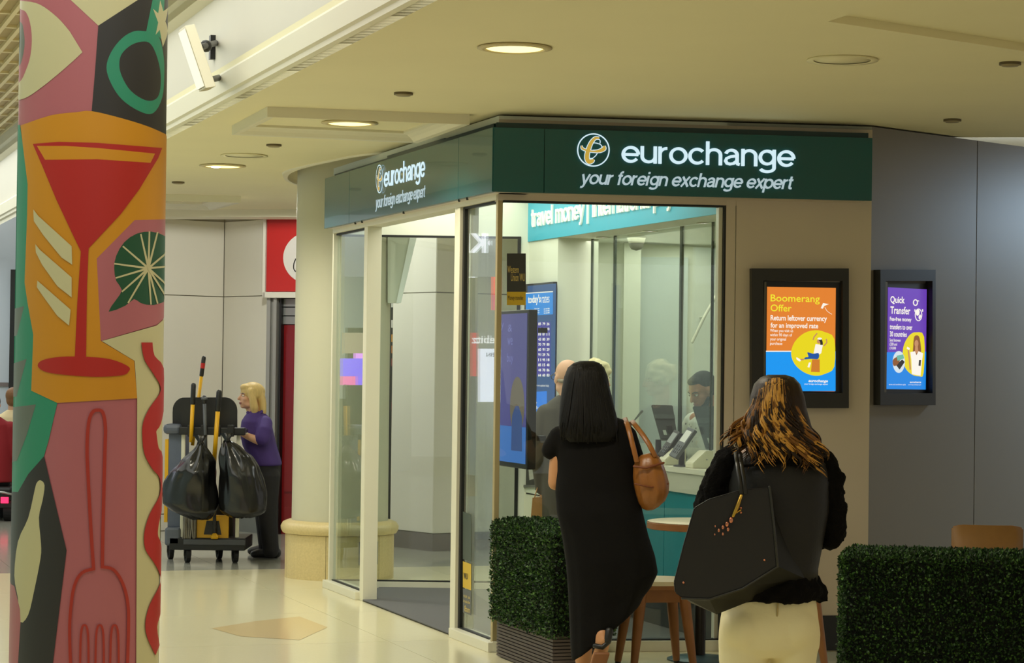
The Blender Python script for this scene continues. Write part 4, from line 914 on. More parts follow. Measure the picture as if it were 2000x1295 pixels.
paint('painted_glass_foot', smooth_poly([(74, 716), (82, 704), (119, 697), (170, 697), (217, 702), (251, 716), (251, 726), (238, 733), (190, 736), (136, 733), (92, 727)], 4), P_RED)
for q in ([(65, 409), (75, 422), (140, 481), (141, 517), (120, 503), (85, 460), (66, 432)], [(69, 477), (78, 488), (140, 542), (140, 581), (112, 559), (82, 517), (70, 493)], [(73, 548), (138, 605), (135, 636), (112, 617), (85, 580), (72, 561)]): paint('painted_glint', q, P_CRM)
for q in ([(183, 1114), (178, 1040), (172, 930), (170, 875), (173, 827), (180, 806), (190, 801), (201, 806), (206, 835), (205, 880), (201, 1040), (200, 1110)],): paint('painted_fork_handle', band(smooth_poly(q, 4, False), 6.5), P_FORK)
for q in ([(198, 1107), (222, 1113), (240, 1140), (250, 1180), (251, 1230), (248, 1330)], [(184, 1111), (160, 1119), (145, 1145), (138, 1190), (136, 1240), (139, 1330)]): paint('painted_fork_edge', band(smooth_poly(q, 4, False), 6), P_FORK)
for x in (165, 195, 224): paint('painted_fork_tine', band(smooth_poly([(x - 9, 1330), (x - 7, 1240), (x, 1221), (x + 7, 1240), (x + 8, 1330)], 4, False), 4.2), P_FORK)
wl = [(276, 669), (282, 702), (299, 729), (313, 753), (311, 770), (292, 797), (280, 824), (278, 849), (282, 886), (297, 915), (312, 934), (312, 967), (293, 1003), (282, 1040), (284, 1073), (301, 1099), (312, 1121), (312, 1143), (293, 1180), (284, 1216), (288, 1246), (304, 1280)]
wr_ = [(312, 1260), (307, 1224), (314, 1198), (318, 1150), (316, 1069), (309, 1047), (310, 1025), (318, 981), (318, 893), (310, 875), (306, 849), (306, 841), (314, 828), (322, 787), (320, 719), (302, 695), (298, 669)]
paint('painted_wave', smooth_poly(wl, 3, False) + smooth_poly(wr_, 3, False), P_RED)

# ------------------------------------------------------------------ hedge planters
LEAF = [M('leaf_dark', C(26, 48, 20), .5, spec=.4), M('leaf_mid', C(46, 78, 30), .45, spec=.4), M('leaf_light', C(78, 116, 48), .45, spec=.4)]
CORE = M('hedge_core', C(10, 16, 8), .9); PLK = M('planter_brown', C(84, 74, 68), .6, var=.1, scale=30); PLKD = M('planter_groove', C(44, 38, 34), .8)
def hedge(name, label, K, X, Y, lx, ly, zp, ztop, seed, dens=17000, size=.011):
    """boxwood block on a ribbed planter: K = corner on the floor, X along, Y across"""
    t = thing(name, label, 'hedge', K + X * lx / 2 + Y * ly / 2); rg = np.random.default_rng(seed)
    b = B(); box(b, K + X * .02 + Y * .02 + ZD * .0, X * (lx - .04), Y * (ly - .04), ZD * zp); obj('planter_box', b, PLKD, t)
    nsl = 12; hs = zp / nsl
    for k in range(nsl):
        b = B(); z0 = .006 + k * hs
        for o, d, q in ((K, X * lx, Y * .018), (K + Y * ly, X * lx, -Y * .018), (K + Y * .0181, Y * (ly - .0362), X * .018), (K + X * lx + Y * .0181, Y * (ly - .0362), -X * .018)): box(b, o + ZD * z0, d, q, ZD * (hs - .005))
        obj('slat', b, PLK, t)
    e = .03; K2 = K - X * e - Y * e; LX, LY = lx + 2 * e, ly + 2 * e
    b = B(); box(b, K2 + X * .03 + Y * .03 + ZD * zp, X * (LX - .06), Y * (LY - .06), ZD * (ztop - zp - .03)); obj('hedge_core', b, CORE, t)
    faces = [(K2, X * LX, ZD, -Y, LX), (K2 + Y * LY, X * LX, ZD, Y, LX), (K2, Y * LY, ZD, -X, LY), (K2 + X * LX, Y * LY, ZD, X, LY)]
    pts, nrm = [], []
    H = ztop - zp
    for o, d, up, n, L in faces:
        N = int(L * H * dens); a = rg.random((N, 1)); h = rg.random((N, 1)); dp = rg.random((N, 1)) * .035
        pts.append(np.array(o)[None] + a * np.array(d)[None] + (zp - .01 + h * H) * np.array(ZD)[None] - (dp - .008) * np.array(n)[None]); nrm.append(np.repeat(np.array(n)[None], N, 0))
    N = int(LX * LY * dens); a = rg.random((N, 1)); h = rg.random((N, 1)); dp = rg.random((N, 1)) * .035
    pts.append(np.array(K2)[None] + a * np.array(X)[None] * LX + h * np.array(Y)[None] * LY + (ztop - dp + .006) * np.array(ZD)[None]); nrm.append(np.repeat(np.array(ZD)[None], N, 0))
    P = np.vstack(pts); Nn = np.vstack(nrm); n = len(P)
    # round the block's edges
    c = np.array(K2 + X * LX / 2 + Y * LY / 2); rel = P - c
    ex = np.abs(rel @ np.array(X)) / (LX / 2); ey = np.abs(rel @ np.array(Y)) / (LY / 2); ez = np.clip((P[:, 2] - zp) / H, 0, 1)
    P[:, 2] -= (np.clip(np.maximum(ex ** 14, ey ** 6) * ez ** 14, 0, 1) * .03)
    D = Nn * .8 + rg.normal(size=(n, 3)) * .55 + np.array([0, 0, .35]); D /= np.linalg.norm(D, axis=1, keepdims=True)
    S = np.cross(D, rg.normal(size=(n, 3))); S /= np.linalg.norm(S, axis=1, keepdims=True); T = np.cross(S, D)
    sz = size * (.7 + .7 * rg.random((n, 1)))
    v0 = P; v1 = P + (D * .55 + S * .5 + T * .1) * sz; v2 = P + D * 1.25 * sz - T * .25 * sz; v3 = P + (D * .55 - S * .5 + T * .1) * sz
    VV = np.stack([v0, v1, v2, v3], 1).reshape(-1, 3); idx = np.arange(n) * 4
    FF = np.stack([idx, idx + 1, idx + 2, idx, idx + 2, idx + 3], 1).reshape(-1, 3)
    me = bpy.data.meshes.new('foliage'); me.from_pydata(VV.tolist(), [], FF.tolist())
    mi = np.repeat(rg.choice(3, n, p=[.45, .4, .15]), 2).astype(np.int32)
    o = link('foliage', me, LEAF, t, kind='stuff'); me.polygons.foreach_set('material_index', mi)
    return t
K1 = Z(1079, 1325)
hedge('hedge_planter', 'trimmed hedge in a brown ribbed planter beside the shop corner, behind the woman in black', K1, UD, ND, .93, .30, .215, .765, 3)
hx = V(math.cos(math.radians(-11)), math.sin(math.radians(-11)), 0); hy = V(-hx.y, hx.x, 0)
K3 = at(1655, 1085, 10.75); K3.z = 0
hedge('hedge_planter', 'long dark trimmed hedge at the lower right corner in front of the tan chair', K3, hx, hy, .86, .34, .215, .765, 5)

# ------------------------------------------------------------------ table, stools, chair
tc = Z(1366, 1289); tb = thing('cafe_table', 'round cafe table with white top, oak edge and dark pedestal before the window', 'table', tc)
TOPW = M('laminate_white', C(226, 214, 184), .35)
b = B(); lathe(b, tc, [(.29, .722), (.30, .726), (.30, .757), (.292, .76)], 48); obj('edge', b, WOOD, tb, True, angle=30)
b = B(); lathe(b, tc, [(.294, .7602), (.296, .764), (.285, .767)], 48); obj('tabletop', b, TOPW, tb, True, angle=30)
b = B(); lathe(b, tc, [(.032, .02), (.032, .72)], 24); obj('pole', b, M('table_pole', C(40, 36, 32), .35, .5), tb, True, angle=40)
b = B(); lathe(b, tc, [(.18, 0), (.18, .008), (.155, .018), (.03, .03)], 40); obj('base_plate', b, M('table_base', C(70, 92, 98), .35, .4), tb, True, angle=40)
b = B(); cbox(b, tc + ZD * .705, V(1, 0, 0), V(0, 1, 0), .25, .06, .015); cbox(b, tc + ZD * .704, V(1, 0, 0), V(0, 1, 0), .06, .25, .016); obj('bracket', b, BLACK, tb)
def stool(label, c, rz):
    t = thing('wooden_stool', label, 'stool', c)
    Xr = V(math.cos(rz), math.sin(rz), 0); Yr = V(-Xr.y, Xr.x, 0)
    b = B(); 
    prof = circ((0, 0), .185, 40)
    pts = [c + Xr * (math.copysign(abs(x / .185) ** .8, x) * .185) + Yr * (math.copysign(abs(y / .185) ** .8, y) * .185) for x, y in prof]
    prism(b, [p + ZD * .452 for p in pts], ZD * .022); obj('seat', b, TOPW, t)
    b = B(); prism(b, [c + (p - c) * .985 + ZD * .43 for p in pts], ZD * .0215); obj('seat_edge', b, WOOD, t)
    for i, (dx, dy) in enumerate(((1, 0), (0, 1), (-1, 0), (0, -1))):
        d = Xr * dx + Yr * dy; e = V(-d.y, d.x, 0)
        b = B(); box(b, c + d * .115 - e * .115 + ZD * .36, e * .23, d * .02, ZD * .07); obj('apron', b, WOOD, t)
    for sx, sy in ((1, 1), (-1, 1), (-1, -1), (1, -1)):
        b = B(); top = c + Xr * sx * .115 + Yr * sy * .115 + ZD * .43; bot = c + Xr * sx * .165 + Yr * sy * .165 + ZD * .014
        tube(b, [bot, bot.lerp(top, .4), top], [.019, .026, .034], 10, dome=False); lg = obj('leg', b, WOOD, t, True, angle=50)
        b = B(); lathe(b, bot - ZD * .014, [(.013, 0), (.016, .004), (.016, .014)], 12); obj('foot_cap', b, BLACK, lg)
    return t
sc = Z(1280, 1303); stool('oak stool with pale seat between the woman in black and the pedestal table', sc, math.radians(12))
stool('oak stool mostly hidden behind the blonde woman, one leg showing at her right', Z(1530, 1300), math.radians(20))
TAN = M('tan_leather', C(150, 108, 58), .5, var=.08, scale=30)
cc = at(1930, 1045, 12.1); cc.z = 0
t = thing('tan_chair', 'tan upholstered chair, only its back visible behind the right hedge', 'chair', cc)
X = V(math.cos(math.radians(-4)), math.sin(math.radians(-4)), 0); Y = V(-X.y, X.x, 0)
b = B(); rr = []
for i in range(9):
    a = (i - 4) / 4; rr.append((cc + X * (a * .185) + Y * (-.02 + .035 * a * a)))
for z0, z1 in ((.50, .805),):
    vs = []
    for k, p in enumerate(rr):
        tz = z1 - .012 * (abs(k - 4) == 4)
        vs.append((p + ZD * z0, p + ZD * tz, p + Y * .045 + ZD * tz, p + Y * .045 + ZD * z0))
    vv = [[b.verts.new(q) for q in w] for w in vs]
    for w1, w2 in zip(vv, vv[1:]):
        for i in range(4): b.faces.new((w1[i], w2[i], w2[(i + 1) % 4], w1[(i + 1) % 4]))
    b.faces.new(vv[0]); b.faces.new(vv[-1][::-1])
bmesh.ops.recalc_face_normals(b, faces=b.faces); bmesh.ops.bevel(b, geom=list(b.edges), offset=.008, segments=2, affect='EDGES'); obj('backrest', b, TAN, t, True)
b = B(); cbox(b, cc + Y * .24 + ZD * .40, X, Y, .40, .42, .07, .02); obj('seat', b, TAN, t, True)
for sx in (-1, 1):
    for sy in (0, 1):
        b = B(); p = cc + X * sx * .17 + Y * (.06 + sy * .36); tube(b, [p, p + ZD * .40], [.013, .02], 10, dome=False); obj('leg', b, WOOD, t)
    b = B(); p = cc + X * sx * .15 + Y * .03; box(b, p + ZD * .4, X * .03, Y * .02, ZD * .12); obj('back_support', b, WOOD, t)

# ------------------------------------------------------------------ things on the counter
t = thing('card_reader', 'grey card reader with lit screen on a black stand at the counter', 'card reader', cw(14.05, .08, 1.01))
CD = 14.05
def q3(px, py, d=CD): return at(px, py, d)
base = cw(14.05, .085, 1.011)
b = B(); lathe(b, base, [(.05, 0), (.05, .006), (.03, .010)], 28); lathe(b, base, [(.019, .008), (.019, .20)], 20); obj('stand', b, BLACK, t, True, angle=40)
def tablet(par, c, d_u, nrm, w, h, th, mat, scrmat, nm):
    """slab centred at c: long axis d_u, facing nrm"""
    s = d_u.cross(nrm).normalized(); b = B(); box(b, c - d_u * h / 2 - s * w / 2 - nrm * th / 2, d_u * h, s * w, nrm * th, .004); obj(nm, b, mat, par)
    b = B(); box(b, c + d_u * h * .02 - s * w * .36 + nrm * th * .5, d_u * h * .38, s * w * .72, nrm * .002); obj(nm + '_screen', b, scrmat, par)
    for r in range(3):
        for k in range(3):
            b = B(); box(b, c - d_u * h * (.16 + r * .1) + s * w * (-.34 + k * .25) + nrm * th * .5, d_u * h * .06, s * w * .18, nrm * .003); obj('key', b, GREYP, par)
du = V(.55, .1, .80).normalized(); nr = V(-.72, -.45, .52); nr = (nr - du * nr.dot(du)).normalized()
tablet(t, q3(1334, 866, 13.98), du, nr, .085, .21, .025, GREYP, E('reader_screen', C(206, 206, 180), .9), 'reader')
t = thing('card_reader', 'older card reader in a holder left of the grey one', 'card reader', cw(14.5, .1, 1.01))
b = B(); bs = cw(14.42, .09, 1.011); lathe(b, bs, [(.045, 0), (.045, .02), (.02, .05), (.018, .15)], 20); obj('stand', b, BLACK, t, True, angle=40)
tablet(t, q3(1309, 868, 14.35), du, nr, .075, .19, .03, BLACK, E('reader_screen2', C(150, 156, 140), .7), 'reader')
for i, (d_, lb) in enumerate(((13.78, 'white wedge-shaped pass tray unit nearest the window on the counter'), (14.2, 'white wedge unit behind the card reader stand on the counter'), (14.95, 'white wedge unit farthest along the counter, partly behind the brown bag'))):
    t = thing('tray_unit', lb, 'tray', cw(d_, .1, 1.011)); b = B()
    o = cw(d_, .04, 1.011); pr = [o, o + ND * .14, o + ND * .14 + ZD * .105, o + ND * .085 + ZD * .105, o + ZD * .03]
    prism(b, pr, UD * .12); bmesh.ops.bevel(b, geom=list(b.edges), offset=.004, segments=2, affect='EDGES'); obj('wedge', b, M('tray_white', C(226, 222, 196), .4), t)
    b = B(); lathe(b, o + ND * .09 - UD * .001 + ZD * .05, [(.006, 0), (.006, .004)], 10); obj('screw', b, STEEL, t)
SCRB = M('monitor_back', C(44, 48, 48), .4); 
def monitor(label, q, d, par_d):
    """office monitor seen from behind; q = px corners of its back (tl, tr, br, bl)"""
    t = thing('computer_monitor', label, 'monitor', V(q[3].x, q[3].y, 1.011)); b = B(); n = (q[1] - q[0]).cross(q[3] - q[0]).normalized()
    if n.y < 0: n = -n
    prism(b, q, n * .03); bmesh.ops.bevel(b, geom=list(b.edges), offset=.005, segments=2, affect='EDGES'); obj('housing', b, SCRB, t)
    m_ = [q[0].lerp(q[3], f) for f in (.3, .42)]; r_ = [q[1].lerp(q[2], f) for f in (.3, .42)]
    b = B(); prism(b, [m_[0], r_[0], r_[1], m_[1]], -n * .012); obj('vent_ridge', b, M('monitor_ridge', C(66, 72, 70), .4), t)
    c = (q[2] + q[3]) / 2; b = B(); tube(b, [c + n * .03 + ZD * .1, V(c.x + .03, c.y + .04, 1.05)], .02, 10, dome=False); lathe(b, V(c.x + .03, c.y + .04, 1.011), [(.07, 0), (.07, .01), (.02, .04)], 24); obj('stand', b, BLACK, t)
    b = B(); p = q[3].lerp(q[2], .25) + (q[0] - q[3]) * .12; box(b, p - n * .004, (q[2] - q[3]).normalized() * .02, n * .004, (q[0] - q[3]).normalized() * .035); obj('label_plate', b, M('plate_pale', C(190, 196, 186), .5), t)
monitor('dark computer monitor seen from behind in front of the clerk', [at(1353, 793, 14.45), at(1398, 793, 14.45), at(1412, 876, 14.35), at(1379, 876, 14.35)], 14.4, 0)
monitor('dark computer monitor seen from behind, left of the clerk', [at(1272, 790, 15.05), at(1314, 791, 15.05), at(1324, 858, 14.95), at(1291, 858, 14.95)], 15, 0)
for c0, lb in (((1245, 822, 15.35), 'thin black goose-neck microphone on the counter beside the lady'),):
    t = thing('microphone', lb, 'microphone', cw(15.3, .16, 1.011)); p0 = cw(15.3, .15, 1.012); p1_ = at(1240, 820, 15.28); p2_ = at(1254, 803, 15.2)
    b = B(); lathe(b, p0, [(.03, 0), (.03, .012), (.008, .02)], 16); obj('base', b, BLACK, t, True, angle=40)
    b = B(); tube(b, [p0 + ZD * .015, p0.lerp(p1_, .5) + ZD * .02, p1_], .004, 8); obj('neck', b, BLACK, t, True)
    b = B(); tube(b, [p1_, p2_], [.005, .009], 10); obj('head', b, GREYP, t, True)
t = thing('counter_mirror_arm', 'white curved handle arm fixed beside the monitor on the counter', 'arm', cw(14.9, .1, 1.011)) if False else None

# ------------------------------------------------------------------ cleaning cart
CDp = 18.5
ct0 = Z(400, 1092); ct0.z = 0
cart = thing('cleaning_cart', 'black cleaning cart with yellow mop handles pushed by the cleaner', 'cart', V(ct0.x, CDp + .25, 0))
X_, Y_ = V(1, 0, 0), V(0, 1, 0); sc_ = F / CDp
def cbx(nm, x0, y0, x1, y1, d0, d1, mat, bev=.006, label=None):
    p = at(x0, y1, d0); q = at(x1, y1, d0); w = (q - p).x; h = (at(x0, y0, d0) - p).z; b = B(); box(b, V(p.x, d0, p.z), X_ * w, Y_ * (d1 - d0), ZD * h, bev); return obj(nm, b, mat, cart, label=label)
cbx('base_tray', 330, 1050, 478, 1074, CDp, CDp + .55, BLACK)
cbx('front_lip', 358, 1053, 479, 1064, CDp - .02, CDp + .0, M('cart_grey', C(74, 76, 80), .45))
cbx('tray_side', 321, 1030, 352, 1066, CDp + .0, CDp + .5, M('cart_grey2', C(92, 98, 108), .45), .02)
cbx('bag_frame', 327, 846, 352, 1030, CDp + .05, CDp + .5, M('cart_bag_grey', C(92, 100, 118), .6, var=.1))
cbx('yellow_stripe', 320, 858, 327, 1020, CDp + .06, CDp + .3, YELP, .002)
cbx('lid', 318, 828, 353, 848, CDp - .02, CDp + .5, M('cart_lid', C(84, 90, 104), .35), .03)
cbx('front_post', 351, 848, 359, 1050, CDp + .02, CDp + .05, WHITE); cbx('front_post', 459, 848, 466, 1050, CDp + .02, CDp + .05, WHITE)
cbx('hook_bar', 349, 834, 478, 849, CDp - .03, CDp + .04, BLACK); cbx('mid_box', 388, 985, 455, 1050, CDp + .25, CDp + .5, BLACK)
cbx('push_handle', 462, 838, 480, 846, CDp + .04, CDp + .2, BLACK)
for k, x in enumerate((372, 398, 424, 450)): cbx('hook', x - 6, 830, x + 6, 853, CDp - .055, CDp - .02, BLACK, .004)
for k, (x0, x1, d) in enumerate(((337, 420, .12), (353, 463, .08))):
    b = B(); pts = [at(x, y, CDp + d) for x, y in [(x0, 840), (x0, 806)] + [( (x0 + 24) - 24 * math.cos(t), 802 - 26 * math.sin(t)) for t in (i * PI / 16 for i in range(1, 8))] + [((x1 - 24) + 24 * math.sin(t), 776 + 26 * (1 - math.cos(t))) for t in (i * PI / 16 for i in range(0, 9))] + [(x1, 840)]]
    prism(b, pts, Y_ * .025); obj('rear_board', b, BLACK, cart)
for (x, y) in ((365, 1098), (459, 1094)): pass
for x, y, d in ((333, 1089, 18.85), (366, 1099, 18.55), (428, 1086, 18.95), (459, 1096, 18.6)):
    p = at(x, y, d); r = .058; c = V(p.x, d, r)
    b = B()
    for a, w in ((r, .017), (r * .45, .022)):
        rg_ = [[b.verts.new(c + V(s * w + .3 * a * math.cos(t) * 0, a * math.cos(t), a * math.sin(t))) for t in (2 * PI * i / 20 for i in range(20))] for s in (-1, 1)]
        for i in range(20): b.faces.new((rg_[0][i], rg_[1][i], rg_[1][(i + 1) % 20], rg_[0][(i + 1) % 20]))
        b.faces.new(rg_[0]); b.faces.new(rg_[1][::-1])
    bmesh.ops.rotate(b, verts=b.verts, cent=c, matrix=Matrix.Rotation(.35, 3, 'Z'))
    wh_ = obj('wheel', b, RUBBER, cart)
    b = B(); box(b, c + V(-.03, -.014, -.005), V(.005, 0, 0), V(0, .028, 0), ZD * .075); box(b, c + V(.025, -.014, -.005), V(.005, 0, 0), V(0, .028, 0), ZD * .075); box(b, c + V(-.03, -.02, .066), V(.06, 0, 0), V(0, .04, 0), ZD * .012); box(b, c + V(-.012, -.012, .076), V(.024, 0, 0), V(0, .024, 0), ZD * .04); obj('caster_fork', b, M('caster_steel', C(110, 108, 104), .35, .8), wh_)
def pole(nm, x0, y0, x1, y1, d, r, mat, gy, glabel=None):
    p, q = at(x0, y0, d), at(x1, y1, d); g = p.lerp(q, gy); b = B(); tube(b, [g, q], r, 10, dome=False); s = obj(nm, b, mat, cart, True)
    b = B(); tube(b, [p, g], r * 1.25, 12); obj('grip', b, BLACK, s, True); return s, p, q
pole('mop_handle', 378, 752, 373, 864, CDp - .06, .016, YELP, .32); pole('mop_handle', 428, 766, 418, 905, CDp - .06, .018, YELP, .25)
s_, p, q = pole('mop_handle', 398, 699, 376, 870, CDp + .16, .014, YELP, .2)
b = B(); tube(b, [p.lerp(q, .06), p.lerp(q, .12)], .0185, 12, dome=False); obj('red_label', b, RED, s_)
pole('grey_handle', 399, 776, 402, 880, CDp - .05, .014, GREYP, .1)
b = B(); p = at(399, 776, CDp - .05); lathe(b, p - ZD * .02, [(.024, 0), (.026, .01), (.018, .024)], 16); obj('handle_cap', b, GREYP, cart, True)
fl = cbx('wet_floor_sign', 384, 1006, 446, 1052, CDp + .02, CDp + .05, YELP, .004)
b = B(); p = at(398, 1044, CDp + .018); w = (at(432, 1044, CDp) - p).x; prism(b, [p, p + V(w, 0, 0), p + V(w * .85, 0, .11), p + V(w * .15, 0, .11)], V(0, -.004, 0)); obj('sign_opening', b, BLACK, fl)
b = B(); p = at(419, 1058, CDp - .02); tube(b, [at(419, 985, CDp - .02), at(419, 1040, CDp - .02)], .014, 10); obj('sign_hook', b, BLACK, cart, True); 
b = B(); lathe(b, at(419, 1052, CDp - .02), [(.03, 0), (.032, .02), (.012, .045)], 14); obj('yellow_clip', b, YELP, cart, True)
mh = B(); rr = random.Random(5)
for i in range(46):
    x = 358 + rr.random() * 25; d = CDp - .02 + rr.random() * .08; p = at(x, 1008, d); q = at(x + rr.uniform(-2, 2), 1052, d); tube(mh, [p, p.lerp(q, .5) + V(rr.uniform(-.006, .006), 0, 0), q], .006, 5, dome=False)
obj('mop_strands', mh, M('mop_grey', C(150, 144, 132), .9), cart, True, kind='stuff')
BAGM = M('bin_bag_black', C(12, 12, 12), .22, spec=.6)
def binbag(label, neck, rows, d, hd, seed):
    """knotted plastic sack hanging from the hook bar; rows = (y, left, right) in the plane at depth d"""
    t = thing('bin_bag', label, 'bin bag', at(neck[0], rows[-1][0], d)); b = B(); rr = []; n = 56
    ys = [r[0] for r in rows]
    for j in range(40):
        y = ys[0] + (ys[-1] - ys[0]) * j / 39; l = np.interp(y, ys, [r[1] for r in rows]); r_ = np.interp(y, ys, [r[2] for r in rows])
        c = at((l + r_) / 2, y, d); a = (r_ - l) / 2 / F * d; vs = []; f = j / 39; fold = .16 * (1 - f) ** 1.2 + .05
        for k in range(n):
            t_ = 2 * PI * k / n; nz = noise.noise(V(math.cos(t_) * 2.2, math.sin(t_) * 2.2 + seed, f * 3)) + .5 * noise.noise(V(math.cos(t_) * 6, math.sin(t_) * 6 + seed, f * 2.5))
            q = 1 + fold * nz + .05 * math.sin(9 * t_ + seed + 3 * f) * (1 - f)
            vs.append(b.verts.new(c + V(a * q * math.cos(t_), min(a * 1.0, hd) * q * math.sin(t_), .012 * noise.noise(V(t_ * 3, f * 6, seed)))))
        rr.append(vs)
    for u_, w_ in zip(rr, rr[1:]):
        for k in range(n): b.faces.new((u_[k], w_[k], w_[(k + 1) % n], u_[(k + 1) % n]))
    b.faces.new(rr[0]); b.faces.new(rr[-1][::-1]); obj('sack', b, BAGM, t, True)
    b = B(); p = at(neck[0], neck[1], d); rings(b, [(p + V(-.05, 0, .05), p + V(.05, 0, .05), .03, 0, .5), (p + V(-.022, 0, 0), p + V(.022, 0, 0), .02, 0, .3), (p + V(-.03, 0, -.03), p + V(.03, 0, -.03), .03, 0, .3)], 24); obj('knot', b, BAGM, t, True)
binbag('left full black bin bag hanging from the cart hooks', (392, 862), [(866, 387, 398), (880, 376, 406), (900, 355, 418), (920, 338, 422), (940, 325, 424), (960, 319, 425), (985, 320, 424), (1000, 340, 420), (1009, 362, 415), (1014, 375, 405)], CDp - .22, .17, 1.)
binbag('right full black bin bag hanging from the cart hooks, beside the cleaner', (444, 858), [(862, 436, 452), (872, 432, 470), (890, 429, 492), (910, 428, 505), (935, 427, 514), (960, 427, 519), (985, 427, 521), (998, 430, 520), (1006, 440, 508), (1011, 452, 490)], CDp - .24, .17, 6.)
# ------------------------------------------------------------------ people
def skinmat(nm, c): return M(nm, c, .5, var=.06, scale=14)
SK1 = skinmat('skin_tan', C(196, 140, 96)); SK2 = skinmat('skin_fair', C(222, 172, 140)); SK3 = skinmat('skin_olive', C(176, 124, 94))
def hairmat(nm, c, var=.35, rough=.45):
    if nm in MATS: return MATS[nm]
    m = M(nm, c, rough, var=var, scale=1.); nt = m.node_tree
    no = [n for n in nt.nodes if n.type == 'TEX_NOISE'][0]; mp = nt.nodes.new('ShaderNodeMapping'); mp.inputs['Scale'].default_value = (140, 140, 6)
    tc = [n for n in nt.nodes if n.type == 'TEX_COORD'][0]; nt.links.new(tc.outputs['Object'], mp.inputs[0]); nt.links.new(mp.outputs[0], no.inputs['Vector'])
    bp = nt.nodes.new('ShaderNodeBump'); bp.inputs['Strength'].default_value = .35; bp.inputs['Distance'].default_value = .004
    nt.links.new(no.outputs['Fac'], bp.inputs['Height']); nt.links.new(bp.outputs['Normal'], nt.nodes['Principled BSDF'].inputs['Normal']); nt.nodes['Principled BSDF'].inputs['Specular IOR Level'].default_value = .25; return m
def rot_to(fwd, pitch=0., roll=0.):
    """head turned so its face looks along fwd (plan vector), pitch > 0 looks down"""
    yaw = math.atan2(-fwd[0], fwd[1])
    return (Matrix.Rotation(yaw, 3, 'Z') @ Matrix.Rotation(-pitch, 3, 'X') @ Matrix.Rotation(roll, 3, 'Y'))
def head(bm, c, R, k=1.):
    T = lambda *p: c + R @ (V(*p) * k)
    def bl(p, r): ball(bm, T(*p), tuple(x * k for x in r), R, 3)
    bl((0, -.012, .026), (.074, .094, .087)); bl((0, .028, -.034), (.058, .061, .076)); bl((0, .060, -.088), (.028, .026, .02))
    for s in (-1, 1):
        bl((s * .04, .054, -.022), (.022, .024, .022)); bl((s * .077, -.008, -.012), (.011, .02, .031)); bl((s * .045, .01, -.072), (.02, .04, .025))
    tube(bm, [T(0, .084, .012), T(0, .098, -.008), T(0, .107, -.026)], [.008 * k, .010 * k, .014 * k], 10)
    tube(bm, [T(-.048, .066, .024), T(0, .083, .022), T(.048, .066, .024)], .010 * k, 8)
    tube(bm, [T(-.022, .080, -.058), T(0, .090, -.056), T(.022, .080, -.058)], .008 * k, 8); tube(bm, [T(-.018, .079, -.069), T(0, .087, -.069), T(.018, .079, -.069)], .007 * k, 8)
def face_bits(par, c, R, k=1., brow=(60, 40, 28), lip=(150, 80, 74)):
    T = lambda *p: c + R @ (V(*p) * k)
    for s in (-1, 1):
        b = B(); ball(b, T(s * .033, .074, .004), tuple(x * k for x in (.014, .012, .008)), R, 2); e = obj('eye', b, M('eye_white', C(222, 216, 206), .2), par, True)
        b = B(); ball(b, T(s * .033, .083, .004), tuple(x * k for x in (.006, .005, .006)), R, 2); obj('iris', b, M('iris_dark', C(40, 30, 24), .15), e, True)
        b = B(); tube(b, [T(s * .016, .086, .022), T(s * .034, .083, .028), T(s * .052, .070, .022)], .0038 * k, 6); obj('eyebrow', b, M('brow%d' % brow[0], C(*brow), .7), par, True)
    b = B(); tube(b, [T(-.021, .086, -.059), T(0, .0955, -.057), T(.021, .086, -.059)], .0052 * k, 8); tube(b, [T(-.018, .086, -.066), T(0, .0935, -.067), T(.018, .086, -.066)], .0055 * k, 8); obj('lips', b, M('lips%d' % lip[0], C(*lip), .45), par, True)
def hand(bm, w, d, up, k=1., curl=.5, side=1):
    """palm and five fingers: w wrist, d direction, up = back of the hand, thumb on side*"""
    d = d.normalized(); s = d.cross(up).normalized() * side; up = s.cross(d).normalized() * side
    pc_ = w + d * .05 * k
    tube(bm, [w, w + d * .035 * k, w + d * .085 * k], [(.026 * k, .016 * k), (.036 * k, .015 * k), (.038 * k, .013 * k)], 12, side=s)
    for i, (o, L) in enumerate(((-.029, .062), (-.010, .074), (.010, .080), (.029, .070))):
        p = w + d * .080 * k + s * o * k; a = curl * .9; d1 = (d * math.cos(a) - up * math.sin(a)); d2 = (d * math.cos(a * 2) - up * math.sin(a * 2))
        tube(bm, [p - d * .015 * k, p, p + d1 * L * .5 * k, p + d1 * L * .5 * k + d2 * L * .5 * k], [.0095 * k, .0092 * k, .0085 * k, .0075 * k], 8)
    p = w + d * .022 * k + s * .026 * k; td = (d * .75 + s * .6 - up * .35).normalized()
    tube(bm, [p, p + td * .04 * k, p + (td * .055 + d * .02 - up * .01) * k], [.013 * k, .011 * k, .009 * k], 8)
def limb(bm, pts, r, seg=14):
    """tapered limb through joints, smoothed between them"""
    P, Rr = [], []
    for i in range(len(pts) - 1):
        for j in range(4):
            f = j / 4; P.append(pts[i].lerp(pts[i + 1], f)); Rr.append(r[i] + (r[i + 1] - r[i]) * f + (.10 * r[i] * math.sin(PI * f) if j else 0))
    P.append(pts[-1]); Rr.append(r[-1]); tube(bm, P, Rr, seg)
def foot(bm, a, d, k=1., drop=.075):
    d = d.normalized(); h = a - ZD * drop * k
    tube(bm, [a + ZD * .02, a - ZD * .03 * k], [.036 * k, .038 * k], 12)
    tube(bm, [h - d * .045 * k + ZD * .03 * k, h + d * .06 * k + ZD * .03 * k, h + d * .15 * k + ZD * .018 * k], [(.034 * k, .03 * k), (.042 * k, .03 * k), (.038 * k, .017 * k)], 14, side=d.cross(ZD))
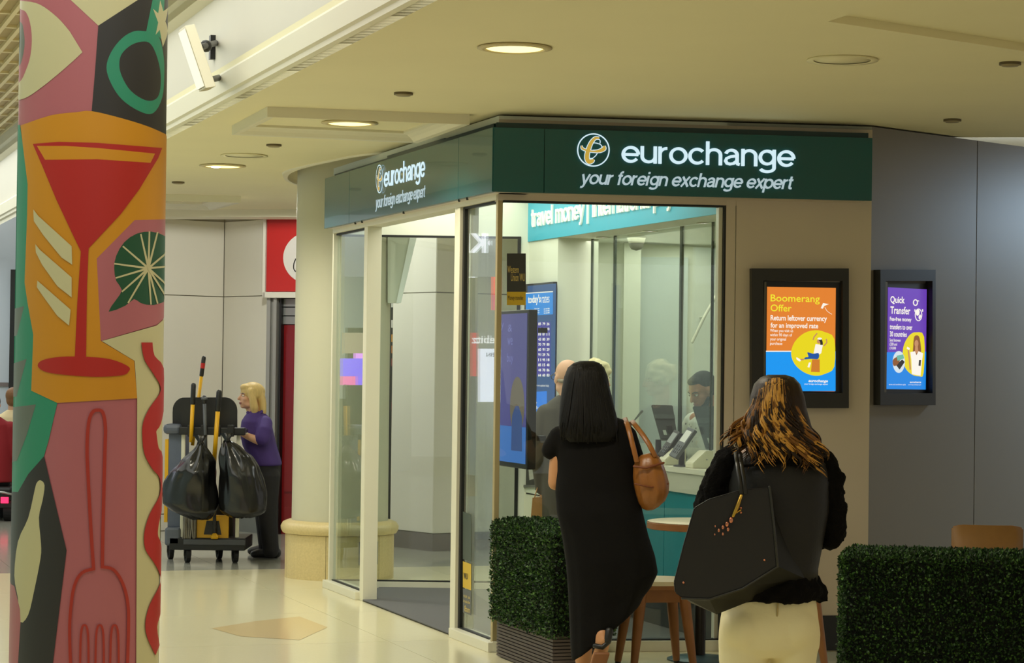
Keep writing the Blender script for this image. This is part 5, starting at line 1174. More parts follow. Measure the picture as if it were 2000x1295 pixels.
def figure(par, mat, hd, R, nk, arms, legs, hip, k=1., handcurl=.5, voxel=.008, feet=True):
    """one continuous body: head, neck, trunk, arms with hands, legs with feet"""
    b = B(); head(b, hd, R, k)
    limb(b, [hd + R @ V(0, -.025, -.05), nk + V(0, 0, .0)], [.052 * k, .058 * k])
    sh = [a[0] for a in arms]; mid = (sh[0] + sh[1]) / 2
    limb(b, [sh[0].lerp(mid, .1), mid + ZD * .02, sh[1].lerp(mid, .1)], [.05 * k, .075 * k, .05 * k])
    tube(b, [mid, mid.lerp(hip, .35), mid.lerp(hip, .7), hip], [(.13 * k, .085 * k), (.14 * k, .095 * k), (.12 * k, .085 * k), (.14 * k, .095 * k)], 20, side=(sh[1] - sh[0]).normalized())
    for s_, e_, w_, up_, sd in arms:
        limb(b, [s_, e_], [.046 * k, .037 * k]); limb(b, [e_, w_], [.037 * k, .024 * k]); hand(b, w_, w_ - e_, up_, k, handcurl, sd)
    for h_, kn, an, td in legs:
        limb(b, [h_, kn], [.08 * k, .052 * k]); limb(b, [kn, an], [.055 * k, .034 * k]); 
        if feet: foot(b, an, td, k)
    return fused('body', b, mat, par, voxel, 3)
def rowpts(rows, D, sx=0.): 
    return [(at(l, y, D), at(r, y, D), hd, df) + tuple(x) for y, l, r, hd, df, *x in rows]

def shell(rows, D, x, y, lift=.004):
    ys = [r[0] for r in rows]; l = np.interp(y, ys, [r[1] for r in rows]); r_ = np.interp(y, ys, [r[2] for r in rows]); hd_ = np.interp(y, ys, [r[3] for r in rows]); df = np.interp(y, ys, [r[4] for r in rows])
    q = max(-1, min(1, (x - (l + r_) / 2) / ((r_ - l) / 2))); return at(x, y, D + df - hd_ * math.sqrt(max(0, 1 - q * q)) - lift)
# ---- woman in the black dress
D = 11.3; J = lambda x, y, d=0.: at(x, y, D + d)
w1 = thing('person', 'woman with long straight black hair in a black dress walking past the hedge', 'person', Z(1150, 1354))
hd = J(1148, 757); R1 = rot_to((.05, 1))
foot_l = J(1142, 1330, .2); 
figure(w1, SK1, hd, R1, J(1152, 826), [(J(1098, 852), J(1084, 944, .03), J(1118, 925, .27), ZD, -1), (J(1214, 848), J(1262, 952, .05), J(1248, 918, .28), ZD, 1)],
       [(J(1140, 1030), J(1138, 1185, .08), J(1140, 1322, .20), V(0, 1, 0)), (J(1190, 1030), J(1186, 1170, .0), J(1176, 1248, -.13), V(-.25, .35, -.9))], J(1166, 1010), .97)
DRS = M('black_cloth', C(11, 9, 8), .9, spec=.2, var=.1, scale=30, bump=.15, bscale=90)
b = B()
rings(b, [(J(1122, 814), J(1196, 812), .055, 0), (J(1096, 828), J(1224, 822), .085, 0), (J(1084, 846), J(1236, 838), .105, 0), (J(1086, 880), J(1236, 880), .12, 0), (J(1088, 920), J(1242, 920), .125, 0), (J(1084, 960), J(1248, 960), .12, -.01), (J(1087, 1000), J(1254, 995), .13, -.02), (J(1098, 1050), J(1266, 1045), .14, -.02, .02), (J(1105, 1100), J(1279, 1085), .15, -.02, .03), (J(1109, 1150), J(1285, 1118), .155, -.01, .04), (J(1112, 1215), J(1272, 1146), .15, .0, .05), (J(1114, 1262), J(1256, 1166), .15, .0, .05), (J(1117, 1292), J(1250, 1180), .145, .0, .05)], 40, 2.2, 0, 6)
for s_, e_ in ((J(1094, 852), J(1076, 880, .01)), (J(1222, 850), J(1240, 900, .03))): tube(b, [s_, s_.lerp(e_, .6), e_], [.055, .052, .05], 16)
fused('dress', b, DRS, w1, .009, 2)
BH = hairmat('black_hair', C(8, 6, 5), .3, .6)
HR1 = [(705, 1133, 1160, .05, 0), (709, 1120, 1171, .075, 0), (718, 1109, 1180, .09, -.005), (735, 1102, 1187, .10, -.01), (760, 1097, 1191, .10, -.02), (790, 1093, 1198, .09, -.045), (815, 1091, 1204, .08, -.065), (835, 1091, 1206, .065, -.085), (850, 1096, 1202, .045, -.10), (862, 1112, 1186, .02, -.115)]
b = B(); rings(b, rowpts(HR1, D), 48, 2.2, .012, 13); rr = random.Random(11); obj('hair', b, BH, w1, True)
b = B()
for i in range(120):
    f = rr.random(); x0 = 1118 + f * 56; x1 = 1093 + f * 112; e = rr.uniform(835, 868) - 10 * abs(f - .5)
    pts = [shell(HR1, D, x0 + (x1 - x0) * min(1, t * 1.15) + rr.uniform(-1, 1), 712 + (e - 712) * t, .002) for t in (0, .12, .3, .5, .7, .85, 1)]
    tube(b, pts, [.003, .005, .006, .006, .006, .005, .002], 5, dome=False)
obj('hair_strands', b, BH, w1, True, kind='stuff')
SOLE = M('sandal_sole', C(128, 80, 44), .6)
b = B(); a_ = J(1176, 1248, -.13); fd = V(-.25, .35, -.9).normalized(); h_ = a_ - ZD * .073
for o_, hgt in ((J(1142, 1330, .2), 0),):
    pass
b = B(); tube(b, [a_ + V(.03, -.03, -.01), a_ + V(.0, -.045, -.035), a_ + V(-.035, -.03, -.03)], .013, 8); tube(b, [J(1190, 1232, -.15), J(1186, 1252, -.16)], .02, 10); obj('sandal_strap', b, BLACK, w1, True)
b = B(); p = h_ + V(.0, -.02, 0); box(b, p + V(-.04, -.05, .02), V(.075, 0, .0), fd * .21, V(0, -.02, -.008), .006); obj('sandal', b, SOLE, w1, True)
b = B(); q = Z(1141, 1356); tube(b, [q + V(0, -.06, .014), q + V(0, .06, .014), q + V(0, .18, .012)], [(.036, .012), (.042, .012), (.036, .012)], 14, side=V(1, 0, 0)); obj('sandal', b, SOLE, w1, True)
# her brown shoulder bag
bg = thing('shoulder_bag', 'soft brown leather bucket bag hanging from the shoulder of the woman in black', 'bag', J(1270, 995, -.1))
LEA = M('brown_leather', C(142, 88, 36), .38, var=.18, scale=16, bump=.15, bscale=60)
b = B(); DB = D - .08
rings(b, [(at(1252, 889, DB), at(1272, 884, DB), .035, 0), (at(1242, 898, DB), at(1286, 891, DB), .06, 0), (at(1237, 912, DB), at(1295, 905, DB), .075, 0), (at(1236, 930, DB), at(1302, 925, DB), .085, 0), (at(1238, 948, DB), at(1307, 944, DB), .09, 0), (at(1242, 966, DB), at(1306, 962, DB), .085, 0), (at(1247, 982, DB), at(1299, 978, DB), .075, 0), (at(1254, 993, DB), at(1286, 990, DB), .05, 0), (at(1262, 997, DB), at(1276, 996, DB), .02, 0)], 40, 2.3, .05, 9); obj('bag_body', b, LEA, bg, True)
b = B(); tube(b, [at(1238, 911, DB - .082), at(1262, 914, DB - .09), at(1296, 904, DB - .07)], .006, 8); tube(b, [at(1240, 945, DB - .088), at(1272, 952, DB - .092), at(1305, 945, DB - .05)], .004, 8); obj('seam_fold', b, M('leather_seam', C(112, 56, 22), .5), bg, True)
for pts in ([J(1216, 826, .08), J(1220, 817, .0), J(1226, 832, -.09), J(1231, 850, -.13), at(1238, 878, DB - .06), at(1244, 902, DB - .07)], [J(1230, 832, .08), J(1234, 822, .02), J(1242, 832, -.05), J(1256, 850, -.09), at(1268, 868, DB - .05), at(1280, 892, DB - .05)]):
    b = B(); tube(b, pts, [(.013, .004)] * len(pts), 8, side=V(.9, .2, .4)); obj('strap', b, LEA, bg, True)

# ---- woman with wavy blonde hair, black jacket and cream trousers
D = 8.65; w2 = thing('person', 'woman with wavy blonde-tipped hair in a black jacket and cream trousers', 'person', Z(1512, 1557))
hd = J(1517, 792); R2 = rot_to((-.1, 1))
figure(w2, SK2, hd, R2, J(1517, 868), [(J(1438, 905), J(1392, 1030, .0), J(1420, 1058, .26), ZD, -1), (J(1596, 905), J(1627, 1045, .0), J(1588, 1040, .27), ZD, 1)],
       [(J(1466, 1200), J(1462, 1340, .02), J(1468, 1510, .06), V(0, 1, 0)), (J(1548, 1200), J(1550, 1345, .05), J(1548, 1515, .12), V(0, 1, 0))], J(1508, 1180), .98, feet=False)
JK = M('black_leather', C(27, 24, 20), .5, spec=.35, var=.1, scale=14, bump=.1, bscale=70); FLF = M('black_fleece', C(15, 13, 11), .95, spec=.1, bump=.6, bscale=110)
b = B(); rings(b, rowpts([(866, 1478, 1560, .07, 0), (884, 1446, 1594, .10, 0), (905, 1424, 1616, .12, 0), (940, 1414, 1622, .135, 0), (1000, 1414, 1618, .14, -.01), (1060, 1420, 1606, .14, -.01), (1110, 1428, 1597, .14, 0), (1135, 1430, 1597, .14, 0)], D), 44, 2.3, .012, 8); obj('jacket', b, JK, w2, True)
b = B(); tube(b, [J(1438, 912, -.115), J(1517, 904, -.142), J(1600, 912, -.115)], .005, 8); obj('yoke_seam', b, FLF, w2, True)
def fluffy(nm, b, amp=.012, sc=26, vox=.011):
    o = fused(nm, b, FLF, w2, vox, 1); rng = random.Random(2)
    for v in o.data.vertices: v.co += v.normal * (amp * noise.noise(v.co * sc) + amp * .6 * noise.noise(v.co * sc * 2.3))
    return o
b = B(); rings(b, rowpts([(852, 1486, 1552, .07, 0), (862, 1468, 1568, .095, -.005), (876, 1462, 1574, .105, -.01), (888, 1474, 1562, .10, -.01)], D), 30); fluffy('collar', b)
b = B(); rings(b, rowpts([(1122, 1428, 1600, .15, 0), (1140, 1424, 1606, .16, 0), (1158, 1424, 1608, .16, 0), (1172, 1430, 1606, .155, 0)], D), 36); tube(b, [J(1598, 1150, -.03), J(1604, 1166, -.03)], .028, 12); fluffy('hem_band', b)
b = B(); tube(b, [J(1428, 898), J(1412, 930), J(1394, 980), J(1380, 1030)], [.058, .066, .066, .062], 18); tube(b, [J(1382, 1030), J(1404, 1050, .15), J(1416, 1056, .24)], [.062, .055, .048], 18); fluffy('sleeve', b)
b = B(); tube(b, [J(1600, 898), J(1616, 930), J(1624, 985), J(1627, 1042)], [.056, .060, .056, .052], 18); tube(b, [J(1626, 1044), J(1606, 1046, .14), J(1590, 1042, .24)], [.054, .05, .045], 18); fluffy('sleeve', b)
TR = M('cream_trousers', C(240, 226, 180), .75, var=.04, scale=12, bump=.08, bscale=60)
b = B(); rings(b, rowpts([(1150, 1424, 1596, .115, 0), (1175, 1414, 1594, .125, 0), (1205, 1407, 1597, .13, -.01), (1235, 1403, 1601, .13, -.015), (1262, 1403, 1600, .12, -.01), (1280, 1410, 1592, .10, 0)], D), 40, 2.2)
for c_, l_ in ((1455, -1), (1550, 1)): ball(b, J(c_, 1228, -.045), (.092, .10, .095), None, 3)
for q in ([(1245, 1403, 1506, .115, 0), (1290, 1404, 1500, .105, .0), (1340, 1412, 1498, .09, .01), (1420, 1424, 1494, .075, .02), (1520, 1438, 1496, .065, .06)], [(1245, 1508, 1601, .115, 0), (1290, 1508, 1594, .105, .0), (1345, 1508, 1588, .09, .03), (1420, 1514, 1582, .075, .06), (1520, 1518, 1576, .065, .12)]): rings(b, rowpts(q, D), 28)
fused('trousers', b, TR, w2, .009, 3)
for x, y, dd in ((1468, 1540, .10), (1548, 1545, .17)):
    b = B(); q = Z(x, 1557 + (8 if dd > .15 else 0)); q.y = D + dd; tube(b, [q + V(0, -.07, .04), q + V(0, .06, .04), q + V(0, .16, .028)], [(.042, .04), (.047, .04), (.04, .026)], 14, side=V(1, 0, 0)); obj('shoe', b, WHITE, w2, True)
DKH = hairmat('brown_hair', C(46, 30, 18), .35); GLH = hairmat('golden_hair', C(214, 156, 72), .3); MDH = hairmat('honey_hair', C(138, 92, 44), .3)
HR2 = [(732, 1500, 1534, .06, 0), (737, 1486, 1550, .085, 0), (750, 1473, 1562, .105, -.005), (775, 1465, 1570, .115, -.01), (800, 1462, 1574, .11, -.02), (830, 1456, 1582, .10, -.03), (855, 1452, 1592, .085, -.05), (872, 1462, 1584, .06, -.06), (930, 1440, 1610, .075, -.07)]
b = B(); rings(b, rowpts(HR2[:-1], D), 44, 2.2, .02, 11); obj('hair', b, DKH, w2, True)
rr = random.Random(4); lay = [B(), B(), B()]
for i in range(120):
    f = (i * .618) % 1; g = f - .5; roll_ = rr.random()
    lockk = 1 if (-.24 < g < .16 and roll_ < .7) or roll_ < .28 else (2 if roll_ < .6 else 0)
    x0 = 1517 + g * 76 + rr.uniform(-5, 5); y0 = 738 + 150 * g * g + (rr.random() * 60 if i % 2 else rr.random() * 8)
    ex = 1517 + g * 150 + (26 if g > 0 else -26) * abs(g) * 2 + rr.uniform(-7, 7); ey = 858 + 46 * rr.random() + (14 if g > .2 else 0) - (16 if g < -.36 else 0)
    if i % 9 == 0: ey += 20
    ph = rr.random() * 6.3; fq = (ey - y0) / rr.uniform(40, 58); am = rr.uniform(6, 11)
    for s_ in range(4):
        so = (s_ - 1.5) * 1.9; n = 20; pts = []; ek = ey + rr.uniform(-9, 9); p2 = ph + rr.uniform(-.2, .2)
        for j in range(n + 1):
            t = j / n; w_ = min(1, max(0, (t - .15) * 1.5)); a = am * w_ ** 1.2; sn = math.sin(p2 + fq * 6.28 * t)
            pts.append(shell(HR2, D, x0 + so * (1 - .5 * t) + (ex - x0) * t ** 1.4 + a * sn, y0 + (ek - y0) * t, .005 + a / 480 * (1 + math.cos(p2 + fq * 6.28 * t))))
        rad = rr.uniform(.0032, .0050); kk = lockk if rr.random() < .85 else (0 if rr.random() < .5 else 2)
        tube(lay[kk], pts, [rad * (.6 + .4 * min(1, 4 * j / n)) * (1 if j < n - 5 else (n - j + .4) / 5.4) for j in range(n + 1)], 6, dome=False)
for b, m_, nm in zip(lay, (DKH, GLH, MDH), ('brown_curls', 'golden_curls', 'honey_curls')): obj(nm, b, m_, w2, True, kind='stuff')
b = B(); tube(b, [J(1520, 1165, -.14), J(1518, 1200, -.135), J(1513, 1235, -.112), J(1510, 1262, -.10)], .0035, 6); obj('trouser_seam', b, M('trouser_seam', C(170, 150, 100), .8), w2, True)
tt = thing('tote_bag', 'large black tote bag with gold charm slung behind the blonde woman', 'bag', J(1430, 1190, -.2))
d0 = D - .25; T2 = lambda x, y, d=0.: at(x, y, d0 + d)
BLT = M('tote_leather', C(32, 29, 25), .42, spec=.4, var=.1, scale=12); BLS = M('tote_side', C(44, 42, 34), .38, var=.1, scale=10)
fr_ = [(1503, 952), (1446, 957), (1385, 975), (1356, 992), (1336, 1060), (1316, 1138), (1319, 1158), (1332, 1168), (1385, 1170), (1450, 1149), (1518, 1106), (1513, 1040)]
b = B(); prism(b, [T2(*p) for p in fr_], V(.0, .02, .0)); bmesh.ops.bevel(b, geom=list(b.edges), offset=.004, segments=2, affect='EDGES'); obj('front_face', b, BLT, tt)
b = B(); fp_ = [T2(x, y, .02) for x, y in ((1334, 1166), (1385, 1169), (1450, 1148), (1517, 1105), (1503, 954))]; bp_ = [T2(x, y, .13) for x, y in ((1350, 1178), (1400, 1200), (1470, 1172), (1572, 1130), (1508, 958))]
f_ = [b.verts.new(p) for p in fp_]; k_ = [b.verts.new(p) for p in bp_]
for i in range(4): b.faces.new((f_[i], f_[i + 1], k_[i + 1], k_[i]))
bmesh.ops.solidify(b, geom=list(b.faces), thickness=.004); bmesh.ops.recalc_face_normals(b, faces=b.faces); obj('gusset', b, BLS, tt)
bk_ = [(1508, 958), (1450, 962), (1392, 985), (1362, 1000), (1340, 1100), (1350, 1178), (1400, 1200), (1470, 1172), (1572, 1130)]
b = B(); prism(b, [T2(x, y, .13) for x, y in bk_], V(0, .012, 0)); obj('back_face', b, BLT, tt)
b = B(); tube(b, [T2(1503, 951, -.004), T2(1513, 1040, -.004), T2(1519, 1107, -.004)], .005, 8); tube(b, [T2(1519, 1107, -.004), T2(1450, 1150, -.004), T2(1385, 1171, -.004), T2(1332, 1169, -.004)], .004, 8); obj('edge_piping', b, BLS, tt, True)
for xs in ((1441, 1446), (1449, 1454)):
    b = B(); tube(b, [J(xs[0] - 4, 884, -.08), J(xs[0] - 1, 905, -.16), T2(xs[0] + 3, 930, .0), T2(xs[1] + 2, 964, -.008)], [(.008, .004)] * 4, 8, side=V(1, 0, 0)); obj('strap', b, BLT, tt, True)
GLD = M('gold_metal', C(206, 164, 72), .25, .9); PNK = M('rose_gold', C(214, 140, 110), .25, .9)
b = B(); tube(b, [T2(1448, 968, -.012), T2(1440, 990, -.016), T2(1432, 1008, -.016)], [.006, .008, .006], 8); tube(b, [T2(1434, 1004, -.016), T2(1447, 996, -.014)], .003, 6); obj('charm_chain', b, GLD, tt, True)
for x, y, r in ((1428, 1016, .012), (1420, 1024, .010), (1412, 1030, .008), (1404, 1036, .007), (1422, 1034, .008), (1397, 1028, .004), (1396, 1044, .004), (1412, 1043, .006)):
    b = B(); ball(b, T2(x, y, -.012), (r * .7, r * .5, r), None, 2); obj('charm', b, PNK, tt, True)
for x, y in ((1335, 1138), (1493, 1094), (1447, 1001), (1447, 992)):
    b = B(); ball(b, T2(x, y, -.004), .005, None, 2); obj('stud', b, PNK, tt, True)

# ---- bald man and white-haired lady at the counter
D = 14.55; wm = thing('person', 'bald man with glasses in a dark grey jacket, back turned, inside the kiosk', 'person', Z(1110, 1214))
fdir = (-.42, .9); hd = J(1107, 737); R3 = rot_to(fdir)
figure(wm, SK2, hd, R3, J(1110, 785), [(J(1064, 812), J(1056, 900, -.02), J(1060, 965, .06), V(-1, 0, 0), -1), (J(1162, 812), J(1172, 900, .0), J(1160, 930, .25), ZD, 1)],
       [(J(1092, 985), J(1092, 1090), J(1092, 1192), V(-.3, 1, 0)), (J(1138, 985), J(1138, 1090), J(1138, 1192), V(0, 1, 0))], J(1114, 980), 1.0, feet=False)
JKT = M('grey_jacket', C(66, 62, 52), .75, var=.08, scale=20, bump=.1, bscale=60)
b = B(); rings(b, rowpts([(772, 1088, 1134, .07, 0), (784, 1072, 1146, .09, 0), (800, 1058, 1160, .11, 0), (840, 1054, 1168, .125, 0), (900, 1056, 1168, .125, 0), (960, 1058, 1168, .13, 0), (1012, 1058, 1170, .13, 0)], D), 36, 2.2, .012, 7)
for s_ in ((J(1066, 806), J(1056, 850, -.01), J(1054, 900, -.02), J(1058, 955, .04)), (J(1160, 806), J(1170, 850), J(1173, 900), J(1164, 926, .18))): tube(b, list(s_), [.06, .062, .055, .042], 16)
fused('jacket', b, JKT, wm, .01, 3)
DNM = M('navy_trousers', C(30, 32, 46), .8, var=.1, scale=20)
b = B()
for x in (1090, 1140): tube(b, [J(x, 985), J(x, 1090), J(x, 1195)], [.095, .075, .062], 16)
rings(b, rowpts([(985, 1062, 1166, .115, 0), (1010, 1062, 1166, .12, 0), (1040, 1068, 1160, .11, 0)], D), 24); fused('trousers', b, DNM, wm, .011, 3)
for x in (1092, 1138):
    b = B(); q = Z(x, 1212); tube(b, [q + V(.02, -.07, .04), q + V(-.02, .06, .04), q + V(-.06, .17, .028)], [(.042, .04), (.047, .04), (.04, .026)], 14, side=V(1, 0, 0)); obj('shoe', b, BLACK, wm, True)
b = B(); T = lambda *p: hd + R3 @ V(*p)
for s in (-1, 1): tube(b, [T(s * .08, -.01, .01), T(s * .078, .05, .012), T(s * .066, .1, .008)], .0025, 6)
for s in (-1, 1): tube(b, [T(s * .034 + .026 * math.cos(a), .102, .002 + .02 * math.sin(a)) for a in (i * PI / 6 for i in range(13))], .0022, 6)
tube(b, [T(-.01, .104, .006), T(.01, .104, .006)], .0022, 6); obj('glasses', b, M('glasses_frame', C(40, 36, 44), .3), wm, True)
face_bits(wm, hd, R3, 1., (120, 110, 100), (170, 110, 100))
b = B()
for s in (-1, 1): tube(b, [T(s * .070, -.03, -.02), T(s * .058, -.075, -.025), T(s * .02, -.098, -.02)], [.012, .014, .012], 8)
obj('hair', b, hairmat('grey_hair', C(150, 140, 124), .2, .7), wm, True)
pb = thing('paper_bag', 'brown paper carrier bag held by the bald man', 'bag', J(1046, 1003))
KR = M('kraft_paper', C(176, 130, 78), .7, var=.06, scale=30)
b = B(); DP = D - .02; o_ = at(1034, 1045, DP); w_ = at(1058, 1045, DP) - o_; h_ = at(1040, 972, DP).z - o_.z
prism(b, [o_, o_ + w_, at(1060, 972, DP), at(1040, 972, DP)], V(.03, .10, 0)); obj('bag_body', b, KR, pb)
for dd in (0, .09):
    b = B(); tube(b, [at(1043, 972, DP + dd), at(1052, 950, DP + .05), at(1059, 968, DP + dd)] if False else [at(1044, 972, DP + dd), at(1051, 948, DP + .03), at(1058, 962, DP + .05), at(1058, 972, DP + dd)], .004, 6); obj('handle', b, KR, pb, True)
D = 15.2; wl_ = thing('person', 'white haired lady in a brown padded jacket leaning to the counter', 'person', Z(1160, 1186))
fd3 = (.86, .5); hd = J(1166, 741); R4 = rot_to(fd3, .15); LN = V(.948, .317, 0)
figure(wl_, SK2, hd, R4, J(1158, 792), [(J(1136, 815, -.16), J(1166, 880, -.2), J(1188, 876, -.12), ZD, 1), (J(1144, 815, .17), J(1174, 880, .2), J(1196, 880, .18), ZD, -1)],
       [(J(1119, 985, -.08), J(1123, 1080, -.08), J(1119, 1164, -.08), V(.95, .3, 0)), (J(1119, 985, .08), J(1123, 1080, .08), J(1119, 1164, .08), V(.95, .3, 0))], J(1119, 970), .93, feet=False)
face_bits(wl_, hd, R4, .93, (150, 140, 124), (170, 100, 96))
WHH = hairmat('white_hair', C(226, 214, 170), .15, .7)
b = B(); T = lambda *p: hd + R4 @ V(*p); ball(b, T(0, -.02, .035), (.088, .10, .088), R4, 3); rr = random.Random(8)
for i in range(70):
    th = rr.uniform(0, 6.28); ph = rr.uniform(-.5, 1.5); q = V(.088 * math.cos(ph) * math.cos(th), -.02 + .10 * math.cos(ph) * math.sin(th), .03 + .088 * math.sin(ph))
    if q.y > .05 and q.z < .07: continue
    ball(b, T(*q), rr.uniform(.016, .026), None, 2)
fused('hair', b, WHH, wl_, .008, 1)
PUF = M('brown_padded', C(74, 58, 46), .5, var=.1, scale=18)
b = B(); rows_ = []
for i in range(15):
    y = 790 + i * 14; q = .8 + .2 * min(1, i / 3); rows_.append((y, 1119 + 22 * (1 - i / 14) - 40 * q, 1119 + 22 * (1 - i / 14) + 38 * q, .19 * q * (1.0 if i % 2 else .93), 0))
rings(b, rowpts(rows_, D), 32, 2.3)
for sg_, p_ in ((-.17, (J(1136, 812, -.15), J(1150, 850, -.2), J(1166, 882, -.2), J(1184, 878, -.13))), (.17, (J(1144, 812, .16), J(1160, 850, .2), J(1174, 882, .2), J(1192, 880, .17)))): tube(b, list(p_), [.07, .066, .06, .045], 16)
fused('padded_jacket', b, PUF, wl_, .011, 2)
b = B()
for d_ in (-.08, .08): tube(b, [J(1119, 975, d_), J(1123, 1080, d_), J(1119, 1168, d_)], [.095, .07, .06], 14)
fused('trousers', b, DNM, wl_, .011, 3)

for d_ in (-.08, .08):
    b = B(); q = J(1119, 1186, d_); q.z = 0; tube(b, [q - LN * .07 + ZD * .04, q + LN * .05 + ZD * .04, q + LN * .15 + ZD * .028], [(.042, .04), (.045, .04), (.038, .026)], 14, side=V(-LN.y, LN.x, 0)); obj('shoe', b, BLACK, wl_, True)

# ---- clerk behind the glass
D = 15.05; ck = thing('person', 'dark haired bearded clerk in a pale shirt looking down behind the glass', 'person', V(at(1372, 700, 15.05).x, 15.1, 0))
fd4 = (-.86, -.5); hd = J(1371, 762); R5 = rot_to(fd4, .5); fw_ = V(-.86, -.5, 0).normalized(); sd_ = V(.5, -.86, 0)
nk_ = hd + V(.045, .03, -.14); shl = nk_ + sd_ * .19 - ZD * .07 ; shr = nk_ - sd_ * .19 - ZD * .07; hp_ = V(nk_.x + .03, nk_.y + .02, .93)
figure(ck, SK3, hd, R5, nk_, [(shl, shl + fw_ * .08 + sd_ * .05 - ZD * .27, shl + fw_ * .22 - sd_ * .02 - ZD * .32, ZD, 1), (shr, shr + fw_ * .08 - sd_ * .05 - ZD * .27, shr + fw_ * .22 + sd_ * .02 - ZD * .32, ZD, -1)],
       [(hp_ + sd_ * .09, V(hp_.x, hp_.y, .5) + sd_ * .09, V(hp_.x, hp_.y, .085) + sd_ * .09, fw_), (hp_ - sd_ * .09, V(hp_.x, hp_.y, .5) - sd_ * .09, V(hp_.x, hp_.y, .085) - sd_ * .09, fw_)], hp_, 1.0, feet=False)
face_bits(ck, hd, R5, 1., (30, 24, 20), (150, 90, 80))
T = lambda *p: hd + R5 @ V(*p); CKH = hairmat('clerk_hair', C(26, 22, 20), .3, .7)
b = B(); ball(b, T(0, -.024, .038), (.0775, .094, .082), R5, 3); ball(b, T(0, .022, .084), (.056, .05, .026), R5, 3); ball(b, T(0, -.055, -.015), (.074, .052, .065), R5, 3); fused('hair', b, CKH, ck, .008, 2)
b = B(); tube(b, [T(-.07, .02, -.045), T(-.05, .05, -.088), T(0, .075, -.104), T(.05, .05, -.088), T(.07, .02, -.045)], [.013, .022, .022, .022, .013], 10); fused('beard', b, CKH, ck, .007, 2)
SHT = M('pale_shirt', C(206, 206, 196), .7)
nt = SHT.node_tree; vo = nt.nodes.new('ShaderNodeTexVoronoi'); vo.inputs['Scale'].default_value = 24; tcn = [n for n in nt.nodes if n.type == 'TEX_COORD'][0]; nt.links.new(tcn.outputs['Object'], vo.inputs['Vector'])
mp_ = nt.nodes.new('ShaderNodeMath'); mp_.operation = 'GREATER_THAN'; mp_.inputs[1].default_value = .16; nt.links.new(vo.outputs['Distance'], mp_.inputs[0]); mxn = nt.nodes.new('ShaderNodeMix'); mxn.data_type = 'RGBA'; mxn.inputs[6].default_value = C(90, 90, 92); mxn.inputs[7].default_value = C(206, 206, 196); nt.links.new(mp_.outputs[0], mxn.inputs[0]); nt.links.new(mxn.outputs[2], nt.nodes['Principled BSDF'].inputs['Base Color'])
b = B(); mid = (shl + shr) / 2
tube(b, [nk_ - ZD * .02, mid + ZD * .0, mid - ZD * .2, hp_ + ZD * .05, hp_ - ZD * .06], [(.07, .07), (.17, .105), (.18, .12), (.165, .12), (.165, .12)], 24, side=sd_, dome=False)
for s_, q in ((shl, 1), (shr, -1)): tube(b, [s_ - sd_ * q * .03, s_ + fw_ * .04 + sd_ * .025 * q - ZD * .13, s_ + fw_ * .08 + sd_ * .05 * q - ZD * .27, s_ + fw_ * .19 - ZD * .31], [.07, .062, .056, .045], 16)
fused('shirt', b, SHT, ck, .01, 3)
b = B()
for q in (.09, -.09): tube(b, [hp_ + sd_ * q, V(hp_.x, hp_.y, .5) + sd_ * q, V(hp_.x, hp_.y, .07) + sd_ * q], [.1, .075, .062], 14)
fused('trousers', b, DNM, ck, .011, 3)

for q_ in (.09, -.09):
    b = B(); q = V(hp_.x, hp_.y, 0) + sd_ * q_; tube(b, [q - fw_ * .07 + ZD * .04, q + fw_ * .05 + ZD * .04, q + fw_ * .16 + ZD * .028], [(.042, .04), (.045, .04), (.038, .026)], 14, side=sd_); obj('shoe', b, BLACK, ck, True)

# ---- cleaner
D = 19.0; cn = thing('person', 'blonde cleaner in a purple polo shirt and black trousers pushing the cart', 'person', Z(520, 1089))
fd5 = (-.93, -.36); hd = J(489, 775); R6 = rot_to(fd5, -.06)
figure(cn, SK2, hd, R6, J(499, 812), [(J(516, 832, -.13), J(507, 862, -.22), J(474, 848, -.2), ZD, 1), (J(502, 832, .15), J(490, 866, .2), J(470, 850, .12), ZD, -1)],
       [(J(524, 925, -.07), J(521, 1000, -.09), J(527, 1075, -.07), V(-1, -.1, 0)), (J(518, 925, .08), J(516, 1000, .08), J(522, 1070, .1), V(-1, -.1, 0))], J(521, 912), .93, .9, .0075, False)
face_bits(cn, hd, R6, .93, (120, 90, 60), (150, 84, 84))
PUR_ = M('purple_polo', C(66, 44, 116), .75, var=.08, scale=20, bump=.1, bscale=60)
b = B(); rings(b, rowpts([(803, 487, 512, .07, 0), (811, 479, 522, .12, 0), (822, 472, 529, .17, 0), (845, 469, 534, .185, 0), (870, 474, 540, .18, 0), (890, 484, 546, .175, 0), (904, 492, 550, .175, 0), (909, 495, 550, .17, 0)], D), 32, 2.2, .015, 6)
tube(b, [J(517, 826, -.12), J(516, 843, -.19), J(512, 858, -.215)], [.065, .066, .064], 16); tube(b, [J(502, 826, .14), J(494, 850, .19)], [.065, .062], 16)
fused('polo_shirt', b, PUR_, cn, .009, 3)
b = B(); tube(b, [J(484, 806, -.05), J(489, 815, -.085), J(503, 814, -.09), J(511, 804, -.07)], .014, 8); obj('collar', b, PUR_, cn, True)
BTR = M('black_trousers', C(24, 23, 26), .8, var=.1, scale=20)
b = B(); rings(b, rowpts([(900, 494, 549, .155, 0), (925, 496, 548, .16, 0), (945, 500, 546, .14, 0)], D), 24)
tube(b, [J(524, 930, -.07), J(522, 1000, -.09), J(529, 1076, -.07)], [.10, .082, .068], 16); tube(b, [J(519, 930, .08), J(516, 1000, .08), J(521, 1072, .1)], [.10, .08, .066], 16); fused('trousers', b, BTR, cn, .01, 3)
